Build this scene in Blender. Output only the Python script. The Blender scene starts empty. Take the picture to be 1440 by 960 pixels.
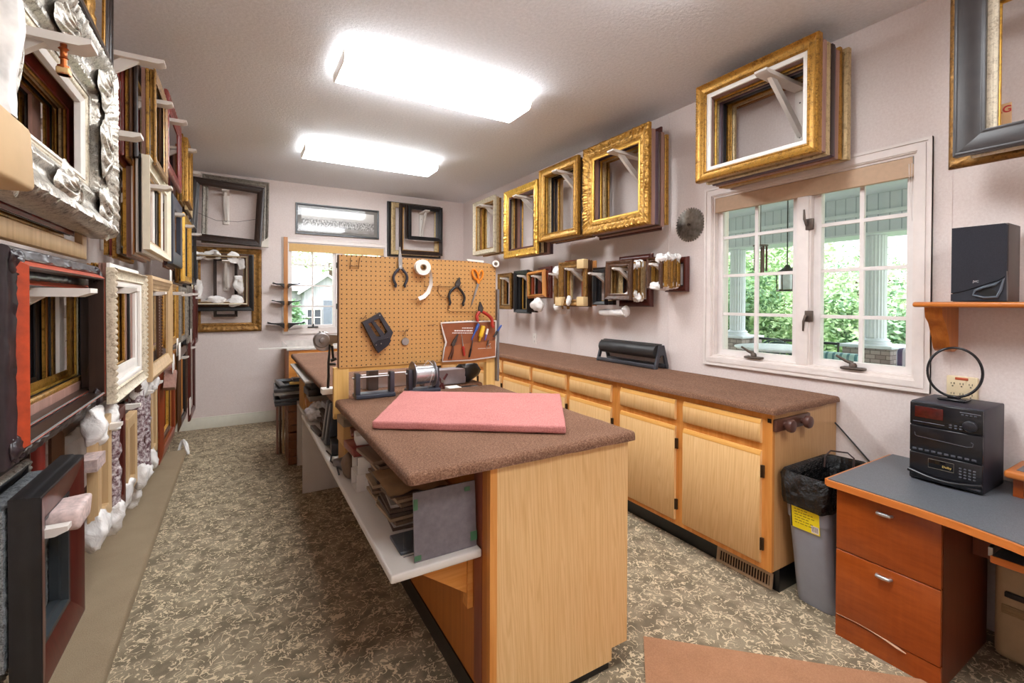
import bpy, bmesh, math, random
from mathutils import Vector, Matrix, noise
random.seed(7)
LAMP, SKY, EXPO, SUN = 7.0, 0.17, 1.95, 1.0
S = bpy.context.scene
COL = S.collection
PI = math.pi

# ------------------------------------------------------------------ camera
FPX, YAW, PITCH, ROLL, CYP, HC = 648.31, 0.53352, -0.010035, 0.003326, 431.2, 1.42
_sy, _cy, _sp, _cp = math.sin(YAW), math.cos(YAW), math.sin(PITCH), math.cos(PITCH)
_fw = Vector((_sy*_cp, _cy*_cp, _sp)); _r0 = Vector((_cy, -_sy, 0)); _u0 = _r0.cross(_fw)
_rt = _r0*math.cos(ROLL) + _u0*math.sin(ROLL); _up = -_r0*math.sin(ROLL) + _u0*math.cos(ROLL)
CAM = Vector((0, 0, HC))

def px(x, y, X=None, Y=None, Z=None):
    """survey point: where the sight line through (x, y) meets a plane of the room"""
    d = _rt*((x-720)/FPX) + _up*((CYP-y)/FPX) + _fw
    t = X/d.x if X is not None else (Y/d.y if Y is not None else (Z-HC)/d.z)
    return d*t + CAM

cam_d = bpy.data.cameras.new('camera'); cam = bpy.data.objects.new('camera', cam_d); COL.objects.link(cam)
cam_d.sensor_width = 36; cam_d.lens = FPX/1440*36; cam_d.shift_y = (CYP-480)/1440
cam_d.clip_start = 0.02; cam_d.clip_end = 300
cam.matrix_world = Matrix(((_rt.x, _up.x, -_fw.x, 0), (_rt.y, _up.y, -_fw.y, 0), (_rt.z, _up.z, -_fw.z, HC), (0, 0, 0, 1)))
S.camera = cam
S.view_settings.view_transform = 'Standard'; S.view_settings.look = 'None'
S.view_settings.gamma = 1; S.view_settings.use_curve_mapping = False

# ------------------------------------------------------------------ materials
def lin(h):
    h = h.lstrip('#'); c = [int(h[i:i+2], 16)/255 for i in (0, 2, 4)]
    return tuple((v/12.92 if v <= .04045 else ((v+.055)/1.055)**2.4) for v in c) + (1,)

class NT:
    def __init__(s, name):
        s.m = bpy.data.materials.new(name); s.m.use_nodes = True; s.t = s.m.node_tree
        s.b = s.t.nodes['Principled BSDF']; s.out = s.t.nodes['Material Output']
    def n(s, typ, **kw):
        nd = s.t.nodes.new(typ)
        for k, v in kw.items(): setattr(nd, k, v)
        return nd
    def l(s, a, b): s.t.links.new(a, b)
    def coord(s, scale=(1, 1, 1), kind='Object', loc=(0, 0, 0)):
        tc = s.n('ShaderNodeTexCoord'); mp = s.n('ShaderNodeMapping')
        mp.inputs['Scale'].default_value = scale; mp.inputs['Location'].default_value = loc
        s.l(tc.outputs[kind], mp.inputs['Vector']); return mp.outputs['Vector']
    def noise(s, vec, scale, detail=3, rough=.55, dist=0):
        nd = s.n('ShaderNodeTexNoise'); s.l(vec, nd.inputs['Vector'])
        nd.inputs['Scale'].default_value = scale; nd.inputs['Detail'].default_value = detail
        nd.inputs['Roughness'].default_value = rough; nd.inputs['Distortion'].default_value = dist
        return nd.outputs['Fac']
    def ramp(s, fac, stops):
        r = s.n('ShaderNodeValToRGB'); s.l(fac, r.inputs['Fac']); e = r.color_ramp.elements
        while len(e) < len(stops): e.new(.5)
        for el, (p, c) in zip(e, stops): el.position = p; el.color = lin(c) if isinstance(c, str) else c
        return r.outputs['Color']
    def mix(s, fac, a, b, mode='MIX'):
        m = s.n('ShaderNodeMix', data_type='RGBA', blend_type=mode)
        for v, i in ((fac, 0), (a, 6), (b, 7)):
            if isinstance(v, str): v = lin(v)
            if isinstance(v, (int, float, tuple)): m.inputs[i].default_value = v
            else: s.l(v, m.inputs[i])
        return m.outputs[2]
    def math(s, op, a, b=None, c=None):
        m = s.n('ShaderNodeMath', operation=op)
        for v, i in ((a, 0), (b, 1), (c, 2)):
            if v is None: continue
            if isinstance(v, (int, float)): m.inputs[i].default_value = v
            else: s.l(v, m.inputs[i])
        return m.outputs[0]
    def bump(s, h, strength=.3, dist=.01):
        b = s.n('ShaderNodeBump'); b.inputs['Strength'].default_value = strength; b.inputs['Distance'].default_value = dist
        s.l(h, b.inputs['Height']); s.l(b.outputs['Normal'], s.b.inputs['Normal'])
    def set(s, color=None, rough=None, metal=None, **kw):
        if color is not None:
            if isinstance(color, str): color = lin(color)
            if isinstance(color, tuple): s.b.inputs['Base Color'].default_value = color
            else: s.l(color, s.b.inputs['Base Color'])
        if rough is not None:
            if isinstance(rough, (int, float)): s.b.inputs['Roughness'].default_value = rough
            else: s.l(rough, s.b.inputs['Roughness'])
        if metal is not None: s.b.inputs['Metallic'].default_value = metal
        for k, v in kw.items(): s.b.inputs[k].default_value = v
        return s.m

_mc = {}
def plain(c, rough=.5, metal=0, var=.12, scale=18, bump=0):
    """a painted / plastic / metal surface with slight uneven wear"""
    k = ('p', c, rough, metal, var, scale, bump)
    if k in _mc: return _mc[k]
    t = NT('plain_' + c.strip('#')); v = t.coord(); f = t.noise(v, scale, 4)
    a = lin(c); lo = tuple(x*(1-var) for x in a[:3])+(1,); hi = tuple(min(1, x*(1+var)) for x in a[:3])+(1,)
    t.set(t.ramp(f, [(.3, lo), (.7, hi)]), rough, metal)
    if bump: t.bump(t.noise(v, scale*6, 3), bump, .004)
    _mc[k] = t.m; return t.m

def wood(c1, c2, rough=.4, axis='z', scale=1.0, coat=0):
    k = ('w', c1, c2, rough, axis, scale, coat)
    if k in _mc: return _mc[k]
    t = NT('wood_' + c1.strip('#')); s = [38*scale]*3; s['xyz'.index(axis)] = 1.6*scale
    v = t.coord(tuple(s)); f = t.noise(v, 1.0, 5, .65, .6); g = t.noise(v, 3.5, 2, .5)
    c = t.ramp(f, [(.3, c1), (.7, c2)]); c = t.mix(.18, c, t.ramp(g, [(.35, c1), (.65, c2)]))
    t.set(c, rough)
    if coat: t.b.inputs['Coat Weight'].default_value = coat
    t.bump(f, .06, .002); _mc[k] = t.m; return t.m

def gilt(c, dark, rough=.38, scale=30, metal=.55, amt=.5):
    """gilded / silvered moulding with a dark patina in patches"""
    k = ('g', c, dark, rough, scale, metal, amt)
    if k in _mc: return _mc[k]
    t = NT('gilt_' + c.strip('#')); v = t.coord(); f = t.noise(v, scale, 6, .7); g = t.noise(v, scale*4, 3)
    m = t.math('ADD', t.math('MULTIPLY', f, .75), t.math('MULTIPLY', g, .25))
    t.set(t.ramp(m, [(.30+.16*(amt-.5), dark), (.52+.16*(amt-.5), c)]), rough, metal)
    t.bump(g, .35, .003); _mc[k] = t.m; return t.m

# ------------------------------------------------------------------ mesh builder
class MB:
    def __init__(s): s.v = []; s.f = []; s.mi = []; s.cur = 0; s.sm = []; s.smooth = False
    def add(s, vs, fs):
        o = len(s.v); s.v += [Vector(q) for q in vs]
        for f in fs: s.f.append([i+o for i in f]); s.mi.append(s.cur); s.sm.append(s.smooth)
        return s
    def box(s, a, b, M=None):
        x0, y0, z0 = a; x1, y1, z1 = b
        vs = [(x0, y0, z0), (x1, y0, z0), (x1, y1, z0), (x0, y1, z0), (x0, y0, z1), (x1, y0, z1), (x1, y1, z1), (x0, y1, z1)]
        if M: vs = [M @ Vector(q) for q in vs]
        return s.add(vs, [(0, 3, 2, 1), (4, 5, 6, 7), (0, 1, 5, 4), (1, 2, 6, 5), (2, 3, 7, 6), (3, 0, 4, 7)])
    def bbox(s, a, b, r=.005, n=2, M=None):
        """box with rounded edges"""
        bm = bmesh.new(); bmesh.ops.create_cube(bm, size=1)
        A = Vector(a); B = Vector(b); d = B-A
        for q in bm.verts: q.co = Vector(((q.co.x+.5)*d.x+A.x, (q.co.y+.5)*d.y+A.y, (q.co.z+.5)*d.z+A.z))
        r = min(r, min(abs(k) for k in d)*.49)
        bmesh.ops.bevel(bm, geom=bm.edges[:], offset=r, segments=n, profile=.5, affect='EDGES')
        s.frombm(bm, M); return s
    def frombm(s, bm, M=None):
        bm.verts.index_update()
        vs = [(M @ q.co) if M else q.co.copy() for q in bm.verts]; fs = [[q.index for q in f.verts] for f in bm.faces]
        bm.free(); s.add(vs, fs)
    def prism(s, poly, lo, hi, axis='z', M=None):
        """extrude a 2-D polygon along an axis; poly gives the two other coordinates in xyz order"""
        n = len(poly)
        def P(q, h): return {'z': (q[0], q[1], h), 'y': (q[0], h, q[1]), 'x': (h, q[0], q[1])}[axis]
        vs = [P(q, lo) for q in poly] + [P(q, hi) for q in poly]
        if M: vs = [M @ Vector(q) for q in vs]
        fs = [list(range(n))[::-1], list(range(n, 2*n))] + [(i, (i+1) % n, n+(i+1) % n, n+i) for i in range(n)]
        return s.add(vs, fs)
    def tube(s, pts, r, n=8, closed=False, cap=True):
        pts = [Vector(q) for q in pts]; m = len(pts); rs = r if isinstance(r, (list, tuple)) else [r]*m
        vs = []; fs = []; up = None
        for i, p in enumerate(pts):
            a = pts[(i-1) % m] if (i or closed) else p; b = pts[(i+1) % m] if (i < m-1 or closed) else p
            d = (b-a).normalized()
            if up is None: up = Vector((0, 0, 1)) if abs(d.z) < .9 else Vector((1, 0, 0))
            sx = d.cross(up)
            if sx.length < 1e-5: sx = d.orthogonal()
            sx.normalize(); up = sx.cross(d).normalized()
            for k in range(n):
                t = 2*PI*k/n; vs.append(p + (sx*math.cos(t)+up*math.sin(t))*rs[i])
        for i in range(m if closed else m-1):
            for k in range(n):
                j = (i+1) % m; fs.append((i*n+k, i*n+(k+1) % n, j*n+(k+1) % n, j*n+k))
        if cap and not closed: fs += [list(range(n))[::-1], [(m-1)*n+k for k in range(n)]]
        sm = s.smooth; s.smooth = True; s.add(vs, fs); s.smooth = sm; return s
    def cyl(s, a, b, r, n=20): return s.tube([a, b], r, n)
    def lathe(s, prof, o=(0, 0, 0), ax=(0, 0, 1), n=28, cap=True):
        ax = Vector(ax).normalized(); o = Vector(o); u = ax.orthogonal().normalized(); w = ax.cross(u)
        vs = []; fs = []
        for r, h in prof:
            for k in range(n):
                t = 2*PI*k/n; vs.append(o + ax*h + (u*math.cos(t)+w*math.sin(t))*r)
        for i in range(len(prof)-1):
            for k in range(n): fs.append((i*n+k, i*n+(k+1) % n, (i+1)*n+(k+1) % n, (i+1)*n+k))
        if cap: fs += [list(range(n))[::-1], [(len(prof)-1)*n+k for k in range(n)]]
        sm = s.smooth; s.smooth = True; s.add(vs, fs); s.smooth = sm; return s
    def sphere(s, c, r, sc=(1, 1, 1), u=14, v=9):
        c = Vector(c); vs = []; fs = []
        for i in range(v+1):
            th = PI*i/v
            for k in range(u):
                p = 2*PI*k/u; vs.append(c + Vector((r*sc[0]*math.sin(th)*math.cos(p), r*sc[1]*math.sin(th)*math.sin(p), r*sc[2]*math.cos(th))))
        for i in range(v):
            for k in range(u): fs.append((i*u+k, (i+1)*u+k, (i+1)*u+(k+1) % u, i*u+(k+1) % u))
        sm = s.smooth; s.smooth = True; s.add(vs, fs); s.smooth = sm; return s
    def rumple(s, amp, freq, seed=0.0, i0=0):
        for q in s.v[i0:]:
            d = noise.noise_vector(q*freq + Vector((seed, seed*1.7, seed*.3))); q += d*amp
        return s
    def build(s, name, mats, parent=None, angle=50, local=False, origin=None):
        me = bpy.data.meshes.new(name)
        if not isinstance(mats, (list, tuple)): mats = [mats]
        if local: off = Vector((0, 0, 0))
        elif parent is not None:
            off = wloc(parent)
        elif origin is not None: off = Vector(origin)
        else:
            xs = [q.x for q in s.v]; ys = [q.y for q in s.v]; zs = [q.z for q in s.v]
            off = Vector(((min(xs)+max(xs))/2, (min(ys)+max(ys))/2, min(zs)))
        me.from_pydata([q-off for q in s.v], [], s.f); me.validate()
        for m in mats: me.materials.append(m)
        if len(me.polygons) == len(s.mi):
            me.polygons.foreach_set('material_index', s.mi)
        bm = bmesh.new(); bm.from_mesh(me); bmesh.ops.recalc_face_normals(bm, faces=bm.faces); bm.to_mesh(me); bm.free()
        me.polygons.foreach_set('use_smooth', s.sm if len(me.polygons) == len(s.sm) else [True]*len(me.polygons))
        me.set_sharp_from_angle(angle=math.radians(angle))
        o = bpy.data.objects.new(name, me); COL.objects.link(o)
        if parent is not None: o.parent = parent
        elif not local: o.location = off
        return o

def wloc(o):
    p = Vector((0, 0, 0))
    while o is not None: p = p + o.location; o = o.parent
    return p

def tag(o, label, cat, group=None, kind=None):
    o['label'] = label; o['category'] = cat
    if group: o['group'] = group
    if kind: o['kind'] = kind
    return o
def thing(name, label, cat, loc=(0, 0, 0), group=None, rotz=0):
    o = bpy.data.objects.new(name, None); COL.objects.link(o); o.empty_display_size = .05
    o.location = loc; o.rotation_euler = (0, 0, rotz); return tag(o, label, cat, group)
def struct(o): o['kind'] = 'structure'; return o
def copytree(o, parent=None):
    c = o.copy(); COL.objects.link(c)
    if parent is not None: c.parent = parent
    for ch in list(o.children): copytree(ch, c)
    return c
# ------------------------------------------------------------------ the room
XL, XR, YB, YF, ZC = -0.80, 2.81, 6.16, -1.7, 2.855
WZ0, WZ1, WY0, WY1 = 1.055, 2.145, 0.925, 2.032           # right-hand window opening
BX0, BX1, BZ0, BZ1 = 0.50, 1.665, 1.085, 2.135            # back window opening

t = NT('wallpaper'); v = t.coord(); n1 = t.noise(v, 90, 4, .7); n2 = t.noise(v, 2.2, 3)
c = t.mix(.35, t.ramp(n1, [(.35, '#d6c6c0'), (.7, '#e6dad5')]), t.ramp(n2, [(.3, '#d8c9c3'), (.7, '#e4d8d3')]))
t.set(c, .75); t.bump(n1, .25, .003); M_WALL = t.m
t = NT('ceiling_texture'); v = t.coord(); n1 = t.noise(v, 55, 5, .65)
t.set(t.ramp(n1, [(.3, '#dfe0e4'), (.7, '#edeef2')]), .9); t.bump(n1, .6, .006); M_CEIL = t.m

# patterned carpet: pale squiggles on a grey-olive ground
t = NT('patterned_carpet'); v = t.coord()
wob = t.n('ShaderNodeTexNoise'); t.l(v, wob.inputs['Vector']); wob.inputs['Scale'].default_value = 13; wob.inputs['Detail'].default_value = 2
vm = t.n('ShaderNodeVectorMath', operation='MULTIPLY_ADD'); t.l(wob.outputs['Color'], vm.inputs[0]); vm.inputs[1].default_value = (.05, .05, 0); t.l(v, vm.inputs[2])
f1 = t.noise(vm.outputs[0], 23, 1.5, .55, .6)
d = t.math('ABSOLUTE', t.math('SUBTRACT', f1, .5)); line = t.math('SMOOTHSTEP' if False else 'LESS_THAN', d, .022)
f2 = t.noise(vm.outputs[0], 31, 1, .5, .8)
d2 = t.math('ABSOLUTE', t.math('SUBTRACT', f2, .56)); line2 = t.math('LESS_THAN', d2, .026)
brk = t.math('GREATER_THAN', t.noise(v, 23, 1), .47); brk2 = t.math('LESS_THAN', t.noise(v, 21, 1), .52)
lines = t.math('MAXIMUM', t.math('MULTIPLY', line, brk), t.math('MULTIPLY', line2, brk2))
blob = t.noise(v, 10, 2); pile = t.noise(v, 420, 2, .8)
ground = t.ramp(blob, [(.40, '#776b59'), (.60, '#9a8d79')])
col = t.mix(lines, ground, '#dac9ae'); dirt = t.noise(v, 1.1, 3)
col = t.mix(t.math('MULTIPLY', t.math('SUBTRACT', dirt, .35), .55), col, '#8a7b6d')
col = t.mix(.55, col, t.ramp(pile, [(.25, '#3c382f'), (.75, '#f2ead8')]), 'OVERLAY')
t.set(col, .95); t.bump(pile, .5, .004); M_CARPET = t.m

M_WHITE = plain('#e6deda', .45, var=.03); M_TRIM = plain('#e4d9d3', .45, var=.04)

b = MB(); b.box((XL-.1, YF-.1, -.12), (XR+.12, YB+.12, 0)); o = struct(b.build('floor', M_CARPET, origin=(0, 0, 0)))
b = MB(); b.box((XL-.1, YF-.1, ZC), (XR+.15, YB+.15, ZC+.1)); struct(b.build('ceiling', M_CEIL, origin=(0, 0, 0)))
b = MB(); b.box((XL-.1, YF-.1, 0), (XL, YB+.15, ZC)); struct(b.build('wall_left', M_WALL, origin=(0, 0, 0)))
b = MB(); b.box((XL, YF-.1, 0), (XR, YF, ZC)); struct(b.build('wall_front', M_WALL, origin=(0, 0, 0)))
TH = .15
b = MB()
for y0, y1, z0, z1 in ((YF-.1, WY0, 0, ZC), (WY1, YB+TH, 0, ZC), (WY0, WY1, 0, WZ0), (WY0, WY1, WZ1, ZC)):
    b.box((XR, y0, z0), (XR+TH, y1, z1))
struct(b.build('wall_right', M_WALL, origin=(0, 0, 0)))
b = MB()
for x0, x1, z0, z1 in ((XL, BX0, 0, ZC), (BX1, XR, 0, ZC), (BX0, BX1, 0, BZ0), (BX0, BX1, BZ1, ZC)):
    b.box((x0, YB, z0), (x1, YB+TH, z1))
struct(b.build('wall_back', M_WALL, origin=(0, 0, 0)))
# paper seams on the right wall: narrow battens
for i, y in enumerate((.80, 2.42, 3.62, 4.85)):
    b = MB(); b.box((XR-.0025, y-.004, 0.9), (XR+.001, y+.004, ZC)); struct(b.build('trim_%d' % (i+1), M_WALL))
# baseboard
M_BASE = plain('#d6d2c2', .5, var=.04)
b = MB(); b.prism([(YB, 0), (YB-.016, 0), (YB-.016, .098), (YB-.010, .112), (YB-.010, .124), (YB, .126)], XL, 0.50, 'x'); struct(b.build('baseboard_back', M_BASE))

# carpeted step along the left wall
t = NT('plain_carpet'); v = t.coord(); f = t.noise(v, 260, 3, .8); g = t.noise(v, 5, 3)
t.set(t.mix(.3, t.ramp(f, [(.25, '#7d694f'), (.75, '#b09a7c')]), t.ramp(g, [(.3, '#84705a'), (.7, '#a8957b')])), .95); t.bump(f, .7, .006); M_STEP = t.m
b = MB(); b.prism([(XL+.001, .001), (-.432, .001), (-.43, .045), (-.442, .058), (XL+.001, .06)], YF+.01, 5.16, 'y')
struct(tag(b.build('carpeted_step', M_STEP), 'low tan carpeted step running below the frames on the left wall', 'step'))

# glass that lets daylight through and mirrors a little of the room
t = NT('window_glass'); tr = t.n('ShaderNodeBsdfTransparent'); gl = t.n('ShaderNodeBsdfGlossy'); gl.inputs['Roughness'].default_value = .02
lw = t.n('ShaderNodeFresnel'); lw.inputs['IOR'].default_value = 1.35; mx = t.n('ShaderNodeMixShader')
tr.inputs['Color'].default_value = (.97, .97, .97, 1)
t.l(lw.outputs[0], mx.inputs[0]); t.l(tr.outputs[0], mx.inputs[1]); t.l(gl.outputs[0], mx.inputs[2]); t.l(mx.outputs[0], t.out.inputs[0]); M_GLASS = t.m
M_BRONZE = plain('#5d5048', .45, .5); M_SHADE = plain('#c9ab8f', .7, var=.05, scale=40); M_BLACKM = plain('#1d1d20', .45)

# ---- window in the right wall: casing, jambs, two casement sashes of eight lights
def window_right():
    w = bpy.data.objects.new('window_1', None); COL.objects.link(w); w.location = (XR, (WY0+WY1)/2, WZ0); struct(w)
    b = MB(); cw = .06
    for (o0, o1, d) in ((0, cw, .014), (.006, cw-.022, .020), (cw-.014, cw, .020)):
        for y0, y1, z0, z1 in ((WY0-o1, WY0-o0, WZ0-o1, WZ1+o1), (WY1+o0, WY1+o1, WZ0-o1, WZ1+o1), (WY0-o0, WY1+o0, WZ0-o1, WZ0-o0), (WY0-o0, WY1+o0, WZ1+o0, WZ1+o1)):
            b.box((XR-d, y0, z0), (XR, y1, z1))
    b.build('casing', M_TRIM, w)
    b = MB()
    for y0, y1, z0, z1 in ((WY0, WY0+.012, WZ0, WZ1), (WY1-.012, WY1, WZ0, WZ1), (WY0+.012, WY1-.012, WZ0, WZ0+.012), (WY0+.012, WY1-.012, WZ1-.012, WZ1)):
        b.box((XR-.004, y0, z0), (XR+TH, y1, z1))
    b.box((XR+.0005, 1.402, WZ0+.012), (XR+.10, 1.482, 2.034)); b.box((XR+.03, 1.402, 2.034), (XR+.10, 1.482, WZ1-.012)); b.box((XR-.008, 1.412, WZ0+.012), (XR+.0005, 1.472, 2.034))
    b.build('jamb', M_TRIM, w)
    gx = XR+.05
    for (y0, y1) in ((WY0+.0125, 1.4015), (1.4825, WY1-.0125)):
        b = MB(); fr = .036; z0, z1 = WZ0+.0125, WZ1-.0125
        for a0, a1, c0, c1 in ((y0, y0+fr, z0, z1), (y1-fr, y1, z0, z1), (y0+fr, y1-fr, z0, z0+fr), (y0+fr, y1-fr, z1-fr, z1)):
            b.box((gx-.018, a0, c0), (gx+.022, a1, c1))
        f = b.build('sash', M_WHITE, w)
        b = MB(); ym = (y0+y1)/2; b.box((gx-.010, ym-.010, z0+fr), (gx+.010, ym+.010, z1-fr))
        for k in range(1, 4):
            zz = 1.345 + (k-1)*.258; b.box((gx-.0098, y0+fr, zz-.0095), (gx+.0098, y1-fr, zz+.0095))
        b.build('muntin', M_WHITE, f)
        b = MB(); b.box((gx-.0015, y0+fr-.002, z0+fr-.002), (gx+.0015, y1-fr+.002, z1-fr+.002)); b.build('pane', M_GLASS, f)
    for y in (1.735, 1.185):                              # crank handles on the sill
        b = MB(); b.bbox((XR-.026, y-.055, WZ0+.012), (XR+.022, y+.055, WZ0+.026), .006)
        b.lathe([(.018, 0), (.018, .012), (.012, .022)], (XR-.004, y, WZ0+.026), n=16)
        b.tube([(XR-.004, y, WZ0+.046), (XR-.012, y+.03, WZ0+.056), (XR-.016, y+.075, WZ0+.082)], [.010, .008, .006], 8)
        b.build('crank_handle', M_BRONZE, w)
    for z in (1.87, 1.345):                               # latches beside the middle post
        b = MB(); b.bbox((XR-.014, 1.385, z-.032), (XR+.002, 1.428, z+.032), .004); s_ = 1 if z > 1.6 else -1
        b.tube([(XR-.016, 1.418, z-s_*.005), (XR-.03, 1.424, z+s_*.03), (XR-.022, 1.43, z+s_*.085)], [.009, .007, .005], 8)
        b.build('latch', M_BRONZE, w)
    b = MB(); b.box((XR-.002, WY0+.014, 2.046), (XR+.024, WY1-.014, 2.131)); b.box((XR-.004, WY0+.014, 2.036), (XR+.026, WY1-.014, 2.0458)); b.build('roller_shade', M_SHADE, w)
    b = MB(); b.box((XR-.003, WY0+.013, 2.095), (XR+.05, WY0+.017, 2.142)); b.build('shade_bracket', plain('#6d6660', .4, .4), w)
    b = MB(); b.tube([(XR-.002, WY0+.02, 2.10), (XR-.004, WY0+.022, 1.95), (XR-.003, WY0+.018, 1.82)], .0016, 5); b.tube([(XR-.002, WY0+.032, 2.10), (XR-.004, WY0+.028, 1.95), (XR-.003, WY0+.018, 1.82)], .0016, 5)
    b.build('pull_cord', M_WHITE, w)
window_right()

def window_back():
    w = bpy.data.objects.new('window_2', None); COL.objects.link(w); w.location = ((BX0+BX1)/2, YB, BZ0); struct(w)
    b = MB(); cw = .06
    for (o0, o1, d) in ((0, cw, .014), (cw-.014, cw, .020), (0, .012, .018)):
        for x0, x1, z0, z1 in ((BX0-o1, BX0-o0, BZ0-o1, BZ1+o1), (BX1+o0, BX1+o1, BZ0-o1, BZ1+o1), (BX0-o0, BX1+o0, BZ0-o1, BZ0-o0), (BX0-o0, BX1+o0, BZ1+o0, BZ1+o1)):
            b.box((x0, YB-d, z0), (x1, YB, z1))
    b.build('casing', M_TRIM, w)
    b = MB()
    for x0, x1, z0, z1 in ((BX0, BX0+.012, BZ0, BZ1), (BX1-.012, BX1, BZ0, BZ1), (BX0+.012, BX1-.012, BZ0, BZ0+.012), (BX0+.012, BX1-.012, BZ1-.012, BZ1)):
        b.box((x0, YB-.003, z0), (x1, YB+TH, z1))
    b.box((1.05, YB+.0005, BZ0+.012), (1.12, YB+.1, 2.028)); b.box((1.05, YB+.032, 2.028), (1.12, YB+.1, BZ1-.012)); b.build('jamb', M_TRIM, w)
    gy = YB+.05
    for x0, x1 in ((BX0+.0125, 1.0495), (1.1205, BX1-.0125)):
        b = MB(); fr = .034; z0, z1 = BZ0+.0125, BZ1-.0125
        for a0, a1, c0, c1 in ((x0, x0+fr, z0, z1), (x1-fr, x1, z0, z1), (x0+fr, x1-fr, z0, z0+fr), (x0+fr, x1-fr, z1-fr, z1)):
            b.box((a0, gy-.02, c0), (a1, gy+.02, c1))
        f = b.build('sash', M_WHITE, w)
        b = MB(); xm = (x0+x1)/2; b.box((xm-.010, gy-.01, z0+fr), (xm+.010, gy+.01, z1-fr))
        for zz in (1.36, 1.615, 1.87): b.box((x0+fr, gy-.0098, zz-.009), (x1-fr, gy+.0098, zz+.009))
        b.build('muntin', M_WHITE, f)
        b = MB(); b.box((x0+fr-.002, gy-.0015, z0+fr-.002), (x1-fr+.002, gy+.0015, z1-fr+.002)); b.build('pane', M_GLASS, f)
    b = MB(); b.bbox((.72, YB-.02, BZ0+.012), (.84, YB+.02, BZ0+.026), .005); b.tube([(.78, YB-.005, BZ0+.03), (.785, YB-.015, BZ0+.06)], .009, 8); b.build('crank_handle', M_BLACKM, w)
    for z in (1.88, 1.36):
        b = MB(); b.bbox((1.052, YB-.012, z-.035), (1.085, YB+.002, z+.035), .004); b.build('latch', M_BLACKM, w)
    b = MB(); b.box((BX0+.014, YB+.0, 2.040), (BX1-.014, YB+.028, 2.122)); b.box((BX0+.014, YB-.004, 2.03), (BX1-.014, YB+.030, 2.0398))
    b.build('roller_shade', plain('#d3aa6e', .7, var=.05, scale=40), w)
window_back()

# ---- fluorescent wrap lights
t = NT('lit_diffuser'); em = t.n('ShaderNodeEmission'); em.inputs['Color'].default_value = (.945, .985, 1.01, 1); em.inputs['Strength'].default_value = LAMP
t.l(em.outputs[0], t.out.inputs[0]); M_LAMP = t.m
M_HOUSE = plain('#eeeae6', .4, var=.02)
def ceiling_light(y, label):
    x0, x1 = .50, 1.745
    o = thing('fluorescent_light', label, 'ceiling light', ((x0+x1)/2, y, ZC), 'fluorescent ceiling lights')
    b = MB(); b.box((x0+.03, y-.115, ZC-.042), (x1-.03, y+.115, ZC-.0005)); b.build('housing', M_HOUSE, o)
    pr = [(y-.165, ZC-.030), (y-.172, ZC-.042), (y-.155, ZC-.085), (y-.135, ZC-.094), (y+.135, ZC-.094), (y+.155, ZC-.085), (y+.172, ZC-.042), (y+.165, ZC-.030)]
    b = MB(); b.prism(pr, x0+.006, x1-.006, 'x'); b.build('diffuser', M_LAMP, o)
    for xa, xb in ((x0, x0+.006), (x1-.006, x1)):
        b = MB(); b.prism([((p-y)*1.015+y, q-.001) for p, q in pr], xa, xb, 'x'); b.build('end_cap', plain('#fbf6ea', .5, var=.02), o)
ceiling_light(2.86, 'white fluorescent wrap light, the nearer of the two lit ones on the ceiling')
ceiling_light(4.60, 'white fluorescent wrap light, the farther lit one near the back wall')
ceiling_light(1.10, 'added unseen fill light, white fluorescent wrap type, above the desk end of the room')  # extra fixture added out of view to brighten the near end
ceiling_light(-0.65, 'added unseen fill light, white fluorescent wrap type, nearest the front wall')  # another added fixture, unseen behind the camera, for fill
# ------------------------------------------------------------------ benches and cabinets
t = NT('bench_carpet'); v = t.coord(); f = t.noise(v, 170, 4, .8); g = t.noise(v, 6, 3)
c = t.mix(.3, t.ramp(f, [(.32, '#452c1e'), (.5, '#80563f'), (.68, '#bd9274')]), t.ramp(g, [(.3, '#6c4c36'), (.7, '#8a6650')]))
t.set(c, .95); t.bump(f, 1.0, .006); M_BENCH = t.m
t = NT('pink_carpet'); v = t.coord(); f = t.noise(v, 200, 4, .8); g = t.noise(v, 8, 3)
t.set(t.mix(.3, t.ramp(f, [(.3, '#a85c5a'), (.7, '#e39a92')]), t.ramp(g, [(.3, '#c67a77'), (.7, '#d68a85')])), .95); t.bump(f, .9, .005); M_PINK = t.m
M_OAKF = wood('#c67a2c', '#e2a057', .42, 'z', 1.0)          # solid oak face frames
M_OAKH = wood('#c67a2c', '#e2a057', .42, 'y', 1.0)
M_OAKX = wood('#c67a2c', '#e2a057', .42, 'x', 1.0)
# oak-grain laminate
def laminate(name, c1, c2, c3):
    t = NT(name); v = t.coord((1, 1, .06)); w = t.n('ShaderNodeTexWave', wave_type='BANDS', bands_direction='DIAGONAL'); t.l(v, w.inputs['Vector'])
    w.inputs['Scale'].default_value = 26; w.inputs['Distortion'].default_value = 9; w.inputs['Detail'].default_value = 3; w.inputs['Detail Scale'].default_value = .9
    f = t.noise(t.coord((140, 140, 3)), 1, 4, .7); g = t.noise(v, 5, 2)
    c = t.mix(.5, t.ramp(w.outputs['Fac'], [(.0, c2), (.35, c1), (.9, c1), (1, c2)]), t.ramp(f, [(.3, c2), (.55, c1), (.75, c3)]))
    t.set(t.mix(.25, c, t.ramp(g, [(.3, c1), (.7, c3)])), .45); return t.m
M_LAM = laminate('oak_laminate', '#e6bd84', '#cf9c5e', '#f0cf9c')
M_LAMS = laminate('oak_side_laminate', '#cfa06c', '#bc8a56', '#dab07e')
M_OAKD = wood('#a85e22', '#c47a34', .38, 'z', 1.0)          # darker stained side of the island
M_VINYL = plain('#131214', .3, var=.3)
M_STAIN = wood('#7d4130', '#93523d', .35, 'z', .6)

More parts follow.
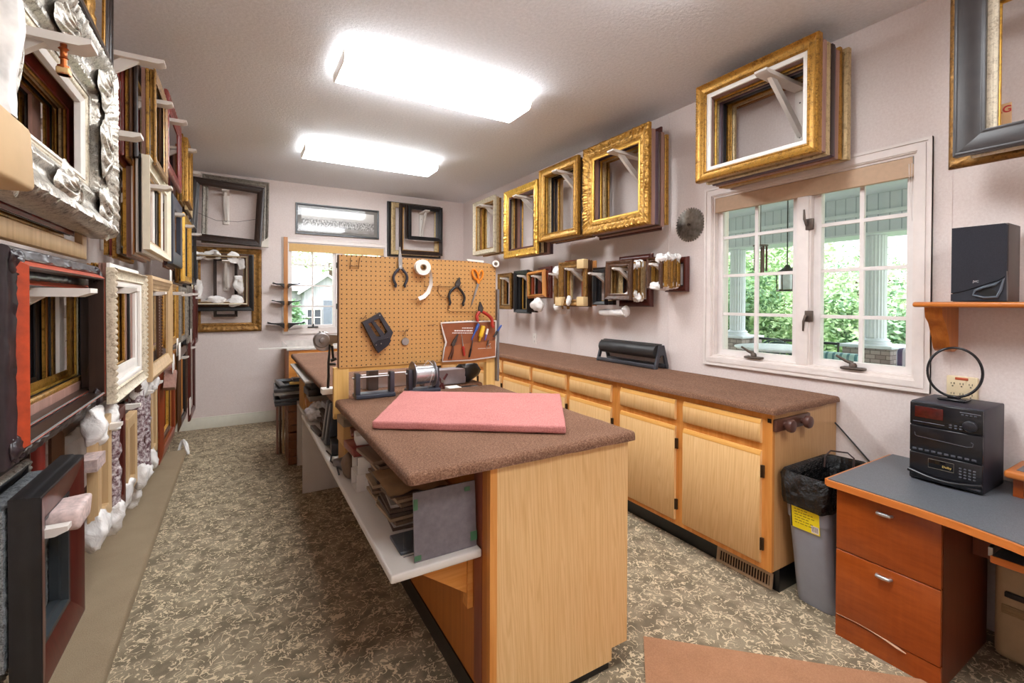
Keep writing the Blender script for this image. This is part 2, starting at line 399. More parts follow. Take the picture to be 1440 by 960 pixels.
def carpet_top(b, x0, x1, y0, y1, z0, z1, r=.022, jit=.0025):
    """carpet wrapped over a board: soft edges, slightly uneven"""
    bm = bmesh.new(); bmesh.ops.create_cube(bm, size=1)
    for q in bm.verts: q.co = Vector((x0+(q.co.x+.5)*(x1-x0), y0+(q.co.y+.5)*(y1-y0), z0+(q.co.z+.5)*(z1-z0)))
    bmesh.ops.subdivide_edges(bm, edges=[e for e in bm.edges if abs(e.verts[0].co.x-e.verts[1].co.x) > .1], cuts=24, use_grid_fill=True)
    bmesh.ops.subdivide_edges(bm, edges=[e for e in bm.edges if abs(e.verts[0].co.y-e.verts[1].co.y) > .1], cuts=24, use_grid_fill=True)
    edge = [e for e in bm.edges if len(e.link_faces) == 2 and e.calc_face_angle(0) > .5 and not (e.verts[0].co.z < z0+.001 and e.verts[1].co.z < z0+.001)]
    bmesh.ops.bevel(bm, geom=edge, offset=r, segments=3, profile=.6, affect='EDGES')
    i0 = len(b.v); b.smooth = True; b.frombm(bm); b.smooth = False; b.rumple(jit, 14, 3.1, i0)

# ---- island: near bench
isl = thing('work_island', 'long light oak work island in the middle of the room under brown carpet tops', 'island', (1.01, 3.2, 0))
IX0, IX1, IY0, IYM, IY1 = .705, 1.315, 1.325, 2.50, 5.02
b = MB(); b.prism([(IX0+.022, .036), (IX1-.08, .036), (IX1-.08, .085), (IX1, .085), (IX1, .884), (IX0+.022, .884)], IY0, IY0+.02, 'y'); b.build('end_panel', M_LAM, isl)
b = MB(); b.prism([(IX0-.004, .036), (IX0+.022, .036), (IX0+.022, .884), (IX0-.004, .884)], IY0-.003, IY0+.02, 'y'); b.build('corner_strip', M_OAKF, isl)
b = MB(); b.box((IX0, IY0+.02, .085), (IX0+.02, IY1, .884)); b.build('side_panel', M_OAKD, isl)
b = MB(); b.box((IX1-.02, IY0+.02, .085), (IX1, IY1, .884)); b.box((IX0+.02, IY1-.02, .085), (IX1-.02, IY1, .884)); b.build('rear_panel', M_LAM, isl)
b = MB(); b.box((IX0-.006, IY0+.01, 0), (IX0+.03, IY1-.03, .085)); b.box((IX0+.03, IY0+.012, 0), (IX1-.085, IY0+.03, .037)); b.box((IX1-.10, IY0+.03, 0), (IX1-.085, IY1-.03, .085)); b.build('kick_base', M_VINYL, isl)
b = MB(); b.box((IX0-.002, IY0+.06, .10), (IX0, IY0+.12, .884)); b.build('stain_strip', M_STAIN, isl)
b = MB(); carpet_top(b, .418, 1.338, 1.298, IYM, .884, .918); b.build('carpet_top', M_BENCH, isl)
b = MB(); carpet_top(b, .436, 1.36, 2.66, 5.06, .868, .902); b.build('carpet_top', M_BENCH, isl)
b = MB(); b.box((.505, 2.505, .85), (1.32, 2.655, .868)); b.build('tray_board', wood('#8a5a3c', '#a0704c', .5, 'x', .8), isl)
# cantilevered white shelf on its oak bracket, white end board
M_MELA = plain('#d8d2cb', .4, var=.03, scale=6)
sh = thing('side_shelf', 'white melamine shelf running along the aisle side of the island', 'shelf', (.55, 2.5, .562))
b = MB(); b.bbox((.392, 1.378, .562), (.7, 3.72, .59), .006, 2); b.build('shelf_board', M_MELA, sh)
b = MB(); b.box((.398, 3.705, 0.0), (.69, 3.725, .56)); b.build('end_board', M_MELA, sh)
b = MB(); b.box((.425, 4.36, 0.0), (.69, 4.38, .56)); b.box((.425, 3.73, .53), (.69, 4.36, .555)); b.build('end_board', M_MELA, sh)
bk = MB(); bk.prism([(.45, .5615), (.682, .5615), (.682, .40)], 1.462, 1.482, 'y'); bk.box((.682, 1.452, .35), (.7025, 1.492, .5615)); bk.build('bracket', M_OAKX, sh)
b = MB(); b.prism([(.45, .5615), (.682, .5615), (.682, .40)], 2.6, 2.62, 'y'); b.box((.682, 2.59, .35), (.7045, 2.63, .5615)); b.build('bracket', M_OAKX, sh)

# ---- pegboard standing across the island
t = NT('pegboard'); v = t.coord((1/.0254,)*3); sx = t.n('ShaderNodeSeparateXYZ'); t.l(v, sx.inputs[0])
def cell(o): return t.math('SUBTRACT', t.math('FRACT', t.math('ADD', o, 200.5)), .5)
r2 = t.math('ADD', t.math('POWER', cell(sx.outputs['X']), 2), t.math('POWER', cell(sx.outputs['Z']), 2))
hole = t.math('LESS_THAN', r2, .022); f = t.noise(t.coord(), 140, 3, .8)
t.set(t.mix(hole, t.ramp(f, [(.3, '#b98245'), (.7, '#d0a060')]), '#4a2f18'), .55)
hb = t.math('SUBTRACT', 1.0, hole); t.bump(hb, .6, .003); M_PEG = t.m
M_PINE = wood('#dba75a', '#f0c47c', .5, 'z', 1.1)
M_PINEX = wood('#c98f48', '#dba75a', .5, 'x', 1.1)
pg = thing('pegboard', 'tan perforated pegboard on wooden posts standing across the island', 'pegboard', (.92, 2.55, .9))
PGY = 2.55
b = MB(); b.prism([(.451, 1.068), (1.384, 1.066), (1.386, 1.645), (1.34, 1.660), (1.24, 1.668), (.451, 1.667)], PGY, PGY+.006, 'y'); b.build('perforated_panel', M_PEG, pg)
b = MB(); b.box((.425, PGY+.007, .80), (.50, PGY+.045, 1.07)); b.box((.465, PGY+.007, 1.07), (.50, PGY+.045, 1.655)); b.build('post', M_PINE, pg)
b = MB(); b.box((1.325, PGY+.007, .869), (1.385, PGY+.045, 1.635)); b.build('post', M_PINE, pg)
for z0, z1 in ((1.045, 1.085), (1.60, 1.635)):
    b = MB(); b.box((.50, PGY+.007, z0), (1.325, PGY+.03, z1)); b.build('rail', M_PINEX, pg)
b = MB(); b.box((.4455, PGY-.004, 1.068), (.4505, PGY+.03, 1.666)); b.build('edge_strip', plain('#6a4a34', .6), pg)
b = MB(); b.box((1.3875, PGY-.02, .925), (1.402, PGY+.045, 1.50)); b.build('steel_channel', plain('#8f8d90', .35, .7), pg)

# ---- right-hand base cabinets
CX, CY0 = 2.20, 1.262
M_HINGE = plain('#4b3a2a', .4, .7); M_EDGE = wood('#cf9240', '#e2ac5e', .45, 'y', 1.0)
def front(b, y0, y1, z0, z1, x=CX):
    """lip-edged laminate front: bevelled slab with finger-pull chamfer"""
    b.prism([(x, z0), (x-.012, z0), (x-.019, z0+.008), (x-.019, z1-.020), (x-.010, z1), (x, z1)], y0, y1, 'y')
def cabinet(label, y0, y1, doors, group=None):
    o = thing('base_cabinet', label, 'cabinet', ((CX+XR)/2, (y0+y1)/2, 0), group)
    b = MB(); b.box((CX+.02, y0+.001, .12), (XR-.002, y1-.001, .882)); b.build('carcass', M_LAMS, o)
    b = MB(); b.box((CX+.075, y0+.004, 0), (XR-.01, y1-.001, .12)); b.build('kick_base', M_VINYL, o)
    b = MB(); ys = [y0+.001] + [q for d in doors for q in d] + [y1-.001]
    for i in range(0, len(ys), 2): b.box((CX, ys[i], .12), (CX+.02, ys[i+1], .882))
    for d0, d1 in doors:
        b.box((CX, d0, .855), (CX+.02, d1, .882)); b.box((CX, d0, .698), (CX+.02, d1, .737)); b.box((CX, d0, .12), (CX+.02, d1, .153))
    b.build('face_frame', M_OAKF, o)
    for d0, d1 in doors:
        b = MB(); front(b, d0-.006, d1+.006, .737, .852); dr = b.build('drawer_front', M_LAM, o)
        b = MB(); b.prism([(CX-.0195, .830), (CX-.0195, .834), (CX-.010, .8535), (CX-.001, .8535), (CX-.001, .8525), (CX-.010, .8525)], d0-.006, d1+.006, 'y'); b.build('edge_trim', M_EDGE, dr)
        b = MB(); front(b, d0-.006, d1+.006, .150, .698); dd = b.build('door', M_LAM, o)
        b = MB(); b.prism([(CX-.0195, .676), (CX-.0195, .680), (CX-.010, .6995), (CX-.001, .6995), (CX-.001, .6985), (CX-.010, .6985)], d0-.006, d1+.006, 'y'); b.build('edge_trim', M_EDGE, dd)
        for z in (.245, .60):
            b = MB(); b.bbox((CX-.012, d0-.021, z-.03), (CX-.001, d0-.007, z+.03), .002); b.cyl((CX-.013, d0-.008, z-.03), (CX-.013, d0-.008, z+.03), .0035, 8); b.build('hinge', M_HINGE, dd)
    return o
cabinet('light oak base cabinet nearest the bin, two doors and two drawers', CY0, 2.315, [(1.318, 1.762), (1.832, 2.268)])
cabinet('light oak base cabinet with three door and drawer columns, seen behind the pink pad', 2.315, 3.88, [(2.372, 2.815), (2.885, 3.335), (3.40, 3.85)])
cabinet('light oak base cabinet at the far end, mostly behind the pegboard', 3.88, 5.50, [(3.92, 4.37), (4.44, 4.89), (4.96, 5.40)])
b = MB(); carpet_top(b, CX-.028, XR-.002, CY0-.022, YB-.02, .887, .918); tag(b.build('counter_top', M_BENCH), 'long brown carpeted counter top along the window wall', 'counter top')
# rail with two pegs on the cabinet end
o = thing('peg_rail', 'small dark brown rail with two round pegs on the cabinet end', 'peg rail', (2.35, CY0, .80)); M_DKB = wood('#4a2a20', '#66402f', .4, 'x', .8)
b = MB(); b.bbox((2.20, CY0-.018, .803), (2.505, CY0-.001, .862), .003); b.build('backing', M_DKB, o)
for x in (2.27, 2.425):
    b = MB(); b.lathe([(.014, 0), (.014, .012), (.030, .020), (.032, .034), (.028, .042), (.012, .045)], (x, CY0-.018, .832), (0, -1, 0), n=20); b.build('peg', plain('#5b3a32', .35), o)
b = MB(); b.box((CX-.004, 1.268, .842), (CX-.0005, 1.285, .862)); tag(b.build('catch_plate', plain('#17120f', .4)), 'tiny dark square plate at the top of the cabinet corner stile', 'plate')
# floor register standing in the kick space
o = thing('floor_register', 'dusty beige metal air register in the cabinet kick space', 'air vent', (2.25, 1.44, 0)); M_REG = plain('#ab9276', .5, .2)
Mr = Matrix.Translation((2.262, 0, .002)) @ Matrix.Rotation(math.radians(8), 4, 'Y')
b = MB(); fr = .014
for y0, y1, z0, z1 in ((1.292, 1.60, 0, fr), (1.292, 1.60, .078-fr, .078), (1.292, 1.292+fr, fr, .078-fr), (1.60-fr, 1.60, fr, .078-fr)): b.box((-.006, y0, z0), (0, y1, z1), Mr)
b.build('frame', M_REG, o)
b = MB()
for k in range(19):
    y = 1.312+k*.0149; b.box((-.004, y, fr), (-.001, y+.0055, .078-fr), Mr)
b.build('louvre', M_REG, o)
b = MB(); b.box((.004, 1.30, 0.002), (.006, 1.59, .074), Mr); b.build('damper', plain('#2a1d14', .8), o)

# ---- back cabinet below the rear window
o = thing('base_cabinet', 'light oak base cabinet below the rear window', 'cabinet', (1.1, 5.88, 0))
b = MB(); b.box((.462, 5.60, .10), (2.17, YB-.02, .878)); b.build('carcass', M_OAKD, o)
b = MB(); b.box((.462, 5.58, .10), (.55, 5.60, .878)); b.box((.55, 5.58, .84), (2.17, 5.60, .878)); b.box((.55, 5.58, .67), (2.17, 5.60, .70)); b.box((1.0, 5.58, .10), (1.07, 5.60, .84)); b.build('face_frame', M_OAKX, o)
for x0 in (.54, 1.06):
    b = MB(); b.bbox((x0, 5.562, .695), (x0+.47, 5.58, .85), .004); b.build('drawer_front', M_LAM, o)
    b = MB(); b.bbox((x0, 5.562, .14), (x0+.47, 5.58, .672), .004); b.build('door', M_LAM, o)
b = MB(); b.box((.48, 5.65, 0), (2.17, YB-.02, .10)); b.build('kick_base', M_VINYL, o)
b = MB(); b.bbox((.44, 5.56, .88), (2.165, YB-.02, .905), .004); tag(b.build('counter_top', plain('#cfc8c2', .5)), 'pale counter slab below the rear window', 'counter top')

# ---- desk
t = NT('cherry_veneer'); v = t.coord((6, 6, 34)); f = t.noise(v, 1.3, 4, .6, .5); g = t.noise(t.coord((3, 60, 5)), 1, 3)
c = t.mix(.4, t.ramp(f, [(.3, '#84370b'), (.7, '#a6511c')]), t.ramp(g, [(.3, '#8c3d0e'), (.7, '#9f4c18')])); t.set(c, .28); M_CHER = t.m
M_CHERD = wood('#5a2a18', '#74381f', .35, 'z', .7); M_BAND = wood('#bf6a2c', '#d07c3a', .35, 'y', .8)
t = NT('slate_laminate'); v = t.coord(); f = t.noise(v, 300, 3, .8); t.set(t.ramp(f, [(.3, '#4a4c51'), (.7, '#6e7177')]), .42); M_SLATE = t.m
dk = thing('desk', 'cherry computer desk with a grey top and two file drawers', 'desk', (2.5, .5, 0))
edge = [(2.81-.003, 1.008), (2.175, 1.008), (2.168, .85), (2.158, .70), (2.142, .58), (2.112, .44), (2.06, .30), (2.0, .16), (1.95, .02), (1.93, -.20), (1.93, -.55), (2.807, -.55)]
b = MB(); b.prism(edge, .642, .668, 'z'); b.build('desk_top', M_SLATE, dk)
b = MB(); pth = edge[:-1]
for i in range(len(pth)-1):
    (x0, y0), (x1, y1) = pth[i], pth[i+1]; d = Vector((x1-x0, y1-y0)).normalized(); nn = Vector((d.y, -d.x))*-1
    nn = -nn if (nn.x*((x0+x1)/2-2.5)+nn.y*((y0+y1)/2-.3)) < 0 else nn
    q = [(x0, y0), (x1, y1), (x1+nn.x*.012, y1+nn.y*.012), (x0+nn.x*.012, y0+nn.y*.012)]
    b.prism(q, .638, .664, 'z')
b.build('edge_band', M_BAND, dk)
PX0, PX1, PY0, PY1 = 2.20, 2.70, .640, .985
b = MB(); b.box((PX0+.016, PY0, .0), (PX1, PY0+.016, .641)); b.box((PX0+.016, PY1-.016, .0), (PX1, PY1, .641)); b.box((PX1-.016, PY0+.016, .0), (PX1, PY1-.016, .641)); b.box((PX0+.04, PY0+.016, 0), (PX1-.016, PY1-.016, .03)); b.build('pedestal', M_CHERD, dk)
b = MB(); b.box((PX0+.002, PY0+.0005, .0), (PX0+.016, PY1, .086)); b.build('plinth', M_CHER, dk)
for z0, z1, zh in ((.375, .638, .585), (.090, .371, .335)):
    b = MB(); b.bbox((PX0-.002, PY0+.001, z0), (PX0+.015, PY1-.001, z1), .002); d = b.build('drawer', M_CHER, dk)
    b = MB(); yc = (PY0+PY1)/2
    b.tube([(PX0-.002, yc-.024, zh), (PX0-.016, yc-.020, zh+.001), (PX0-.020, yc, zh+.002), (PX0-.016, yc+.020, zh+.001), (PX0-.002, yc+.024, zh)], [.005, .007, .0075, .007, .005], 10); b.build('handle', plain('#c3c6c8', .3, .8), d)
b = MB(); i0 = 0
b.tube([(PX0-.003, PY1-.004, .094), (PX0-.004, PY1-.08, .098), (PX0-.004, PY1-.12, .096), (PX0-.005, PY1-.18, .090), (PX0-.005, PY1-.22, .082), (PX0-.004, PY1-.245, .078)], [.0008, .001, .0011, .003, .005, .002], 6); b.build('chipped_edge', plain('#c9a183', .8), dk)
b = MB(); b.box((2.215, -.45, .548), (2.60, .512, .562)); b.box((2.2, -.45, .544), (2.215, .512, .564)); k = b.build('keyboard_tray', M_SLATE, dk)
b = MB(); b.bbox((2.194, -.45, .541), (2.2005, .514, .566), .002); b.build('edge_band', M_BAND, k)
b = MB(); b.box((2.24, .518, .545), (2.56, .530, .575)); b.box((2.24, .530, .60), (2.56, .536, .64)); b.build('slide_rail', plain('#a9adb2', .3, .8), dk)
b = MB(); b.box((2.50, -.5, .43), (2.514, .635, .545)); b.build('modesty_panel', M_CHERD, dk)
rs = thing('monitor_riser', 'small cherry shelf riser standing on the desk corner', 'riser', (2.7, .35, .668))
b = MB(); b.bbox((2.565, -.1, .742), (2.80, .568, .772), .010, 3); b.build('riser_top', M_BAND, rs)
b = MB(); b.box((2.60, -.08, .7722), (2.795, .54, .7735)); b.build('top_inlay', M_SLATE, rs)
for y0 in (.52, -.08):
    b = MB(); b.box((2.60, y0, .6685), (2.79, y0+.028, .742)); b.build('side_panel', M_CHER, rs)
cs = thing('storage_case', 'beige plastic case with a ribbed band on the floor under the desk', 'case', (2.68, .3, 0)); M_BEI = plain('#b29a78', .6, var=.06)
b = MB(); b.bbox((2.60, -.1, .012), (2.79, .60, .40), .03, 3); b.build('case_body', M_BEI, cs)
b = MB(); b.bbox((2.594, -.09, .20), (2.602, .575, .235), .003); b.bbox((2.592, -.09, .207), (2.596, .57, .213), .001); b.bbox((2.592, -.09, .222), (2.596, .57, .228), .001); b.build('ribbed_band', plain('#9c845f', .6), cs)
b = MB(); b.bbox((2.585, .50, .27), (2.602, .565, .29), .003); b.build('latch', M_BLACKM, cs)

# ---- bin with its black bag
bn = thing('waste_bin', 'slim grey plastic waste bin with a yellow label beside the desk', 'bin', (2.46, 1.115, 0)); M_BIN = plain('#8f949f', .45, var=.04)
def ring(x0, x1, y0, y1, z, r, n=5, wav=0, seed=0):
    o = []
    for cx, cy, a0 in ((x1-r, y1-r, 0), (x0+r, y1-r, PI/2), (x0+r, y0+r, PI), (x1-r, y0+r, 1.5*PI)):
        for k in range(n):
            a = a0+PI/2*k/(n-1); o.append(Vector((cx+r*math.cos(a), cy+r*math.sin(a), z)))
    return o
def loft(b, rings, cap0=False, cap1=False):
    n = len(rings[0]); vs = [q for r in rings for q in r]; fs = []
    for i in range(len(rings)-1):
        for k in range(n): fs.append((i*n+k, i*n+(k+1) % n, (i+1)*n+(k+1) % n, (i+1)*n+k))
    if cap0: fs.append(list(range(n))[::-1])
    if cap1: fs.append([(len(rings)-1)*n+k for k in range(n)])
    b.add(vs, fs)
B0, B1 = (2.305, 2.60, 1.035, 1.205), (2.235, 2.66, 1.045, 1.232)
def bl(tt, off=0): return tuple(B0[i]+(B1[i]-B0[i])*tt + (-off if i in (0, 2) else off) for i in range(4))
b = MB(); b.smooth = True; loft(b, [ring(*bl(0), .002, .035), ring(*bl(.02, .002), .02, .035), ring(*bl(.70), .405, .035), ring(*bl(.70, .005), .408, .036), ring(*bl(1, .004), .60, .036), ring(*bl(1, -.002), .60, .034), ring(*bl(.05, -.003), .02, .03)], True, True); b.build('bin_body', M_BIN, bn)
t = NT('label_print'); v = t.coord(); sx = t.n('ShaderNodeSeparateXYZ'); t.l(v, sx.inputs[0])
t.set('#f0dc16', .5); M_LABEL = t.m
lab = MB(); M_INK = plain('#8a7a10', .6); 
def onface(y, z, off=.003):
    tt = z/.60; x = B0[0]+(B1[0]-B0[0])*tt
    return Vector((x-off-.004, y, z))
ly0, ly1 = 1.075, 1.195
vs = [onface(ly0, .365), onface(ly1, .365), onface(ly1, .485), onface(ly0, .485)]
lab.add(vs, [(0, 1, 2, 3)]); lab.add([q+Vector((.001, 0, 0)) for q in vs], [(3, 2, 1, 0)])
lb = lab.build('label', M_LABEL, bn)
b = MB(); random.seed(3)
for k in range(6):
    z = .455-.013*k; y = ly1-.012
    while y > ly0+.030:
        wl = random.uniform(.006, .018); q = [onface(y-wl, z, .0035), onface(y, z, .0035), onface(y, z+.004, .0035), onface(y-wl, z+.004, .0035)]; b.add(q, [(0, 1, 2, 3)]); y -= wl+.004
        if k in (0, 3) and y < 1.13: break
b.build('printed_lines', M_INK, lb)
b = MB(); b.cur = 0; q = [onface(ly0+.004, .369, .0034), onface(ly0+.036, .369, .0034), onface(ly0+.036, .403, .0034), onface(ly0+.004, .403, .0034)]; b.add(q, [(0, 1, 2, 3)]); b.cur = 1
for k in range(7):
    y = ly0+.008+k*.0037; w_ = .0009 if k % 2 else .0018
    b.add([onface(y, .376, .0038), onface(y+w_, .376, .0038), onface(y+w_, .399, .0038), onface(y, .399, .0038)], [(0, 1, 2, 3)])
b.build('barcode', [M_WHITE, M_BLACKM], lb)
b = MB(); b.add([onface(ly1, .365, .0032), onface(ly1+.006, .365, .0032), onface(ly1+.006, .485, .0032), onface(ly1, .485, .0032)], [(0, 1, 2, 3)]); b.build('label_edge', M_BLACKM, lb)
t = NT('black_bag'); f = t.noise(t.coord(), 26, 5, .6, 1.0); t.set('#0b0b0d', .22); t.bump(f, 1.0, .02); M_BAG = t.m
b = MB(); b.smooth = True; rr = []
for off, z in ((.008, .475), (.014, .50), (.016, .56), (.015, .605), (.008, .630), (-.008, .620), (-.018, .58), (-.03, .40), (-.06, .25)):
    R = ring(*bl(1, off), z, .04, 14); rr.append(R)
loft(b, rr, False, True); b.rumple(.007, 20, 2.0); b.rumple(.005, 55, 5.0); bag = b.build('bin_bag', M_BAG, angle=80); tag(bag, 'glossy black bin bag folded over the rim of the grey bin', 'bin bag')
b = MB(); b.tube([(2.52, 1.185, .60), (2.53, 1.185, .655), (2.57, 1.18, .675), (2.63, 1.13, .668), (2.625, 1.10, .65), (2.62, 1.10, .60)], .004, 8); tag(b.build('wire_loop', plain('#3a2622', .4)), 'thin dark wire loop poking out of the bin bag', 'wire')
b = MB(); P = [(XR-.012, 1.245, .88), (XR-.012, 1.25, .80), (XR-.014, 1.255, .74), (XR-.012, 1.262, .775)]
b.tube([px(1172, 592, X=2.795), px(1180, 600, X=2.795), px(1196, 618, X=2.795), px(1210, 634, X=2.795), px(1224, 650, X=2.795), (2.795, 1.06, .56), (2.795, 1.05, .45)], .004, 8)
b.tube([px(1172, 592, X=2.795), px(1169, 600, X=2.795), px(1170, 630, X=2.795), (2.795, 1.27, .5), (2.795, 1.26, .30)], .004, 8)
tag(b.build('power_cord', plain('#2c2a2c', .5)), 'thin black power cord on the wall behind the bin', 'cord')

# ---- loose mat on the floor
t = NT('tan_mat'); v = t.coord(); f = t.noise(v, 190, 4, .8); g = t.noise(v, 7, 3, .6)
t.set(t.mix(.5, t.ramp(f, [(.3, '#966848'), (.7, '#c99671')]), t.ramp(g, [(.3, '#a67452'), (.7, '#c08b68')])), .95); t.bump(f, .8, .005); M_MAT = t.m
a, bq = px(905, 895, Z=.006), px(1440, 978, Z=.006); d = (Vector(bq)-Vector(a)); d.z = 0; d.normalize(); nn = Vector((-.62*1, -.785, 0))
c0 = Vector((a.x, a.y, 0)); c1 = c0+d*1.5; e = px(908, 962, Z=.006); dn = (Vector((e.x, e.y, 0))-c0).normalized(); c3 = c0+dn*.9; c2 = c1+dn*.9
b = MB(); b.prism([(q.x, q.y) for q in (c0, c1, c2, c3)], .001, .009, 'z'); tag(b.build('floor_mat', M_MAT), 'flat tan carpet mat on the floor in front of the desk', 'mat')
# ------------------------------------------------------------------ picture frames
PROF = {   # (inset share, height share, carving share)
 'scoop':  [(0, 0, 0), (0, .70, 0), (.05, .92, .2), (.13, 1, .5), (.22, .93, .3), (.40, .62, 0), (.62, .45, 0), (.80, .42, 0), (.84, .52, .2), (.90, .52, .2), (.93, .38, 0), (1, .33, 0), (1, 0, 0)],
 'reverse':[(0, 0, 0), (0, .35, 0), (.08, .42, 0), (.35, .66, .1), (.62, .88, .3), (.76, 1, .4), (.86, .97, .2), (.90, .82, 0), (1, .74, 0), (1, 0, 0)],
 'flat':   [(0, 0, 0), (0, .92, 0), (.04, 1, 0), (.93, 1, 0), (1, .93, 0), (1, 0, 0)],
 'step':   [(0, 0, 0), (0, .86, 0), (.04, .98, 0), (.26, 1, 0), (.30, .86, 0), (.50, .80, 0), (.54, .66, 0), (.78, .60, 0), (.82, .48, 0), (1, .42, 0), (1, 0, 0)],
 'round':  [(0, 0, 0), (0, .45, 0), (.06, .72, 0), (.20, .92, 0), (.40, 1, 0), (.60, .95, 0), (.78, .78, 0), (.88, .60, 0), (.92, .60, 0), (1, .5, 0), (1, 0, 0)],
 'bead':   [(0, 0, 0), (0, .76, 0), (.04, .90, .7), (.11, 1, .9), (.18, .90, .7), (.22, .78, 0), (.55, .60, 0), (.78, .56, 0), (.82, .64, .5), (.90, .66, .5), (.94, .52, 0), (1, .46, 0), (1, 0, 0)],
 'ornate': [(0, 0, 0), (0, .55, .2), (.06, .82, 1), (.16, 1, 1), (.28, .92, 1), (.42, .70, .7), (.55, .55, .25), (.70, .50, .2), (.78, .60, .7), (.86, .56, .5), (.91, .40, 0), (1, .36, 0), (1, 0, 0)],
 'slope':  [(0, 0, 0), (0, .96, 0), (.04, 1, 0), (.12, .98, 0), (.16, .90, 0), (.84, .46, 0), (.88, .50, 0), (1, .46, 0), (1, 0, 0)],
}
def ring_mesh(b, w, h, t0, t1, prof, fd, carve=0, pitch=0, seg=1, seed=0.0, base=0.0, freq=34):
    """mitred moulding between insets t0 and t1 of a w x h frame, back at y=0, front towards -y"""
    fw = t1-t0
    corners = lambda t: [Vector((-(w/2-t), 0, t)), Vector((w/2-t, 0, t)), Vector((w/2-t, 0, h-t)), Vector((-(w/2-t), 0, h-t))]
    inn = [Vector((1, 0, 1)), Vector((-1, 0, 1)), Vector((-1, 0, -1)), Vector((1, 0, -1))]
    for side in range(4):
        L = w if side % 2 == 0 else h
        n = max(1, int(L/seg)) if seg < 1 else 1
        vs = []; m = len(prof)
        for k in range(n+1):
            s = k/n
            for (pt, pd, pc) in prof:
                t = t0+pt*fw; c = corners(t); p = c[side].lerp(c[(side+1) % 4], s); d = base + pd*fd
                if carve and pc:
                    a = noise.noise(Vector((p.x*freq+seed, p.z*freq, seed*3.1))); a2 = noise.noise(Vector((p.x*freq*2.3+seed, p.z*freq*2.3, 9.1)))
                    d += carve*pc*(abs(a)*1.6+abs(a2)*.6-.45)
                if pitch and pc > .45:
                    d += (abs(math.sin(PI*s*L/pitch))-.6)*pitch*.35*pc
                vs.append(Vector((p.x, -d, p.z)))
        fs = []
        for k in range(n):
            for j in range(m-1):
                fs.append((k*m+j, (k+1)*m+j, (k+1)*m+j+1, k*m+j+1))
        b.add(vs, fs)
ROT = {'L': PI/2, 'R': -PI/2, 'B': 0}
def place(side, u, n, z):
    if side == 'L': return Vector((XL+n, u, z))
    if side == 'R': return Vector((XR-n, u, z))
    return Vector((u, YB-n, z))
_fseed = [0.0]
def frame(side, u0, u1, z0, z1, n0, fw, fd, style, mat, label, group=None, lip=None, liner=None, tilt=0, carve=0, pitch=0, seg=1, freq=34, name='picture_frame'):
    w = abs(u1-u0); h = z1-z0; _fseed[0] += 3.7
    o = thing(name, label, 'picture frame', place(side, (u0+u1)/2, n0, z0), group, ROT[side]); o.rotation_euler = (0, tilt, ROT[side])
    o['_w'] = w; o['_h'] = h; o['_fw'] = fw
    fd = max(fd-carve*1.3, fd*.5)
    if seg == 1 and (carve or pitch): seg = .012 if not pitch else pitch/4
    b = MB(); b.smooth = style in ('round', 'ornate', 'scoop') and bool(carve)
    fo = fw-(lip[1] if lip else 0)-(liner[1] if liner else 0)
    ring_mesh(b, w, h, 0, fo, PROF[style], fd, carve, pitch, seg, _fseed[0], 0, freq); b.build('moulding', mat, o, local=True)
    t = fo; end = PROF[style][-2][1]
    if lip:
        b = MB(); ring_mesh(b, w, h, t, t+lip[1], [(0, 0, 0), (0, .9, 0), (.3, 1, 0), (.7, .9, 0), (1, .7, 0), (1, 0, 0)], fd*end*.95, pitch=0); b.build('sight_edge', lip[0], o, local=True); t += lip[1]
    if liner:
        b = MB(); ring_mesh(b, w, h, t, t+liner[1], [(0, 0, 0), (0, .9, 0), (.1, 1, 0), (.9, .72, 0), (1, .66, 0), (1, 0, 0)], fd*end*.8); b.build('liner', liner[0], o, local=True)
    return o
# finishes
G_GOLD = gilt('#b58539', '#51330f', .36, 34); G_BRT = gilt('#dcab4c', '#8a5f22', .32, 20, .6, .35); G_OLD = gilt('#8f6630', '#38220c', .42, 36)
G_BRZ = gilt('#9a6a34', '#4b2c10', .4, 30); G_CHAMP = gilt('#c7ae82', '#7d6541', .42, 34, .35); G_SIL = gilt('#beb6aa', '#4d443c', .36, 48, .7, .6)
G_PALE = gilt('#d7cab2', '#94836a', .45, 40, .2); G_GREY = gilt('#8d857a', '#3d352e', .45, 40, .4)
W_MAH = wood('#3a1512', '#5c241c', .28, 'z', .9); W_CHER = wood('#6b2a17', '#93401f', .3, 'z', .9); W_RED = wood('#6e2620', '#93392f', .32, 'z', .9)
W_WAL = wood('#3c2416', '#5b3a24', .36, 'z', .9); W_PINK = wood('#8a6457', '#ae8678', .45, 'z', .9); W_HON = wood('#a9682c', '#cb8a46', .4, 'z', .9)
W_TAN = wood('#b08e64', '#cfae82', .5, 'z', .9); W_DK = wood('#231713', '#3a2820', .32, 'z', .9)
P_BLK = plain('#1b1a1c', .32, var=.3); P_BLUE = plain('#3a3d49', .4, var=.15); P_CREAM = plain('#e6dcc4', .5, var=.05); P_WHT = plain('#e9e3dc', .5, var=.04); P_CHAR = plain('#322c2b', .38, var=.2)
P_RUST = plain('#b03f1a', .45, var=.25, scale=40); P_MAUVE = plain('#5b4650', .35, var=.15); P_GRY = plain('#a39b93', .5, var=.08)
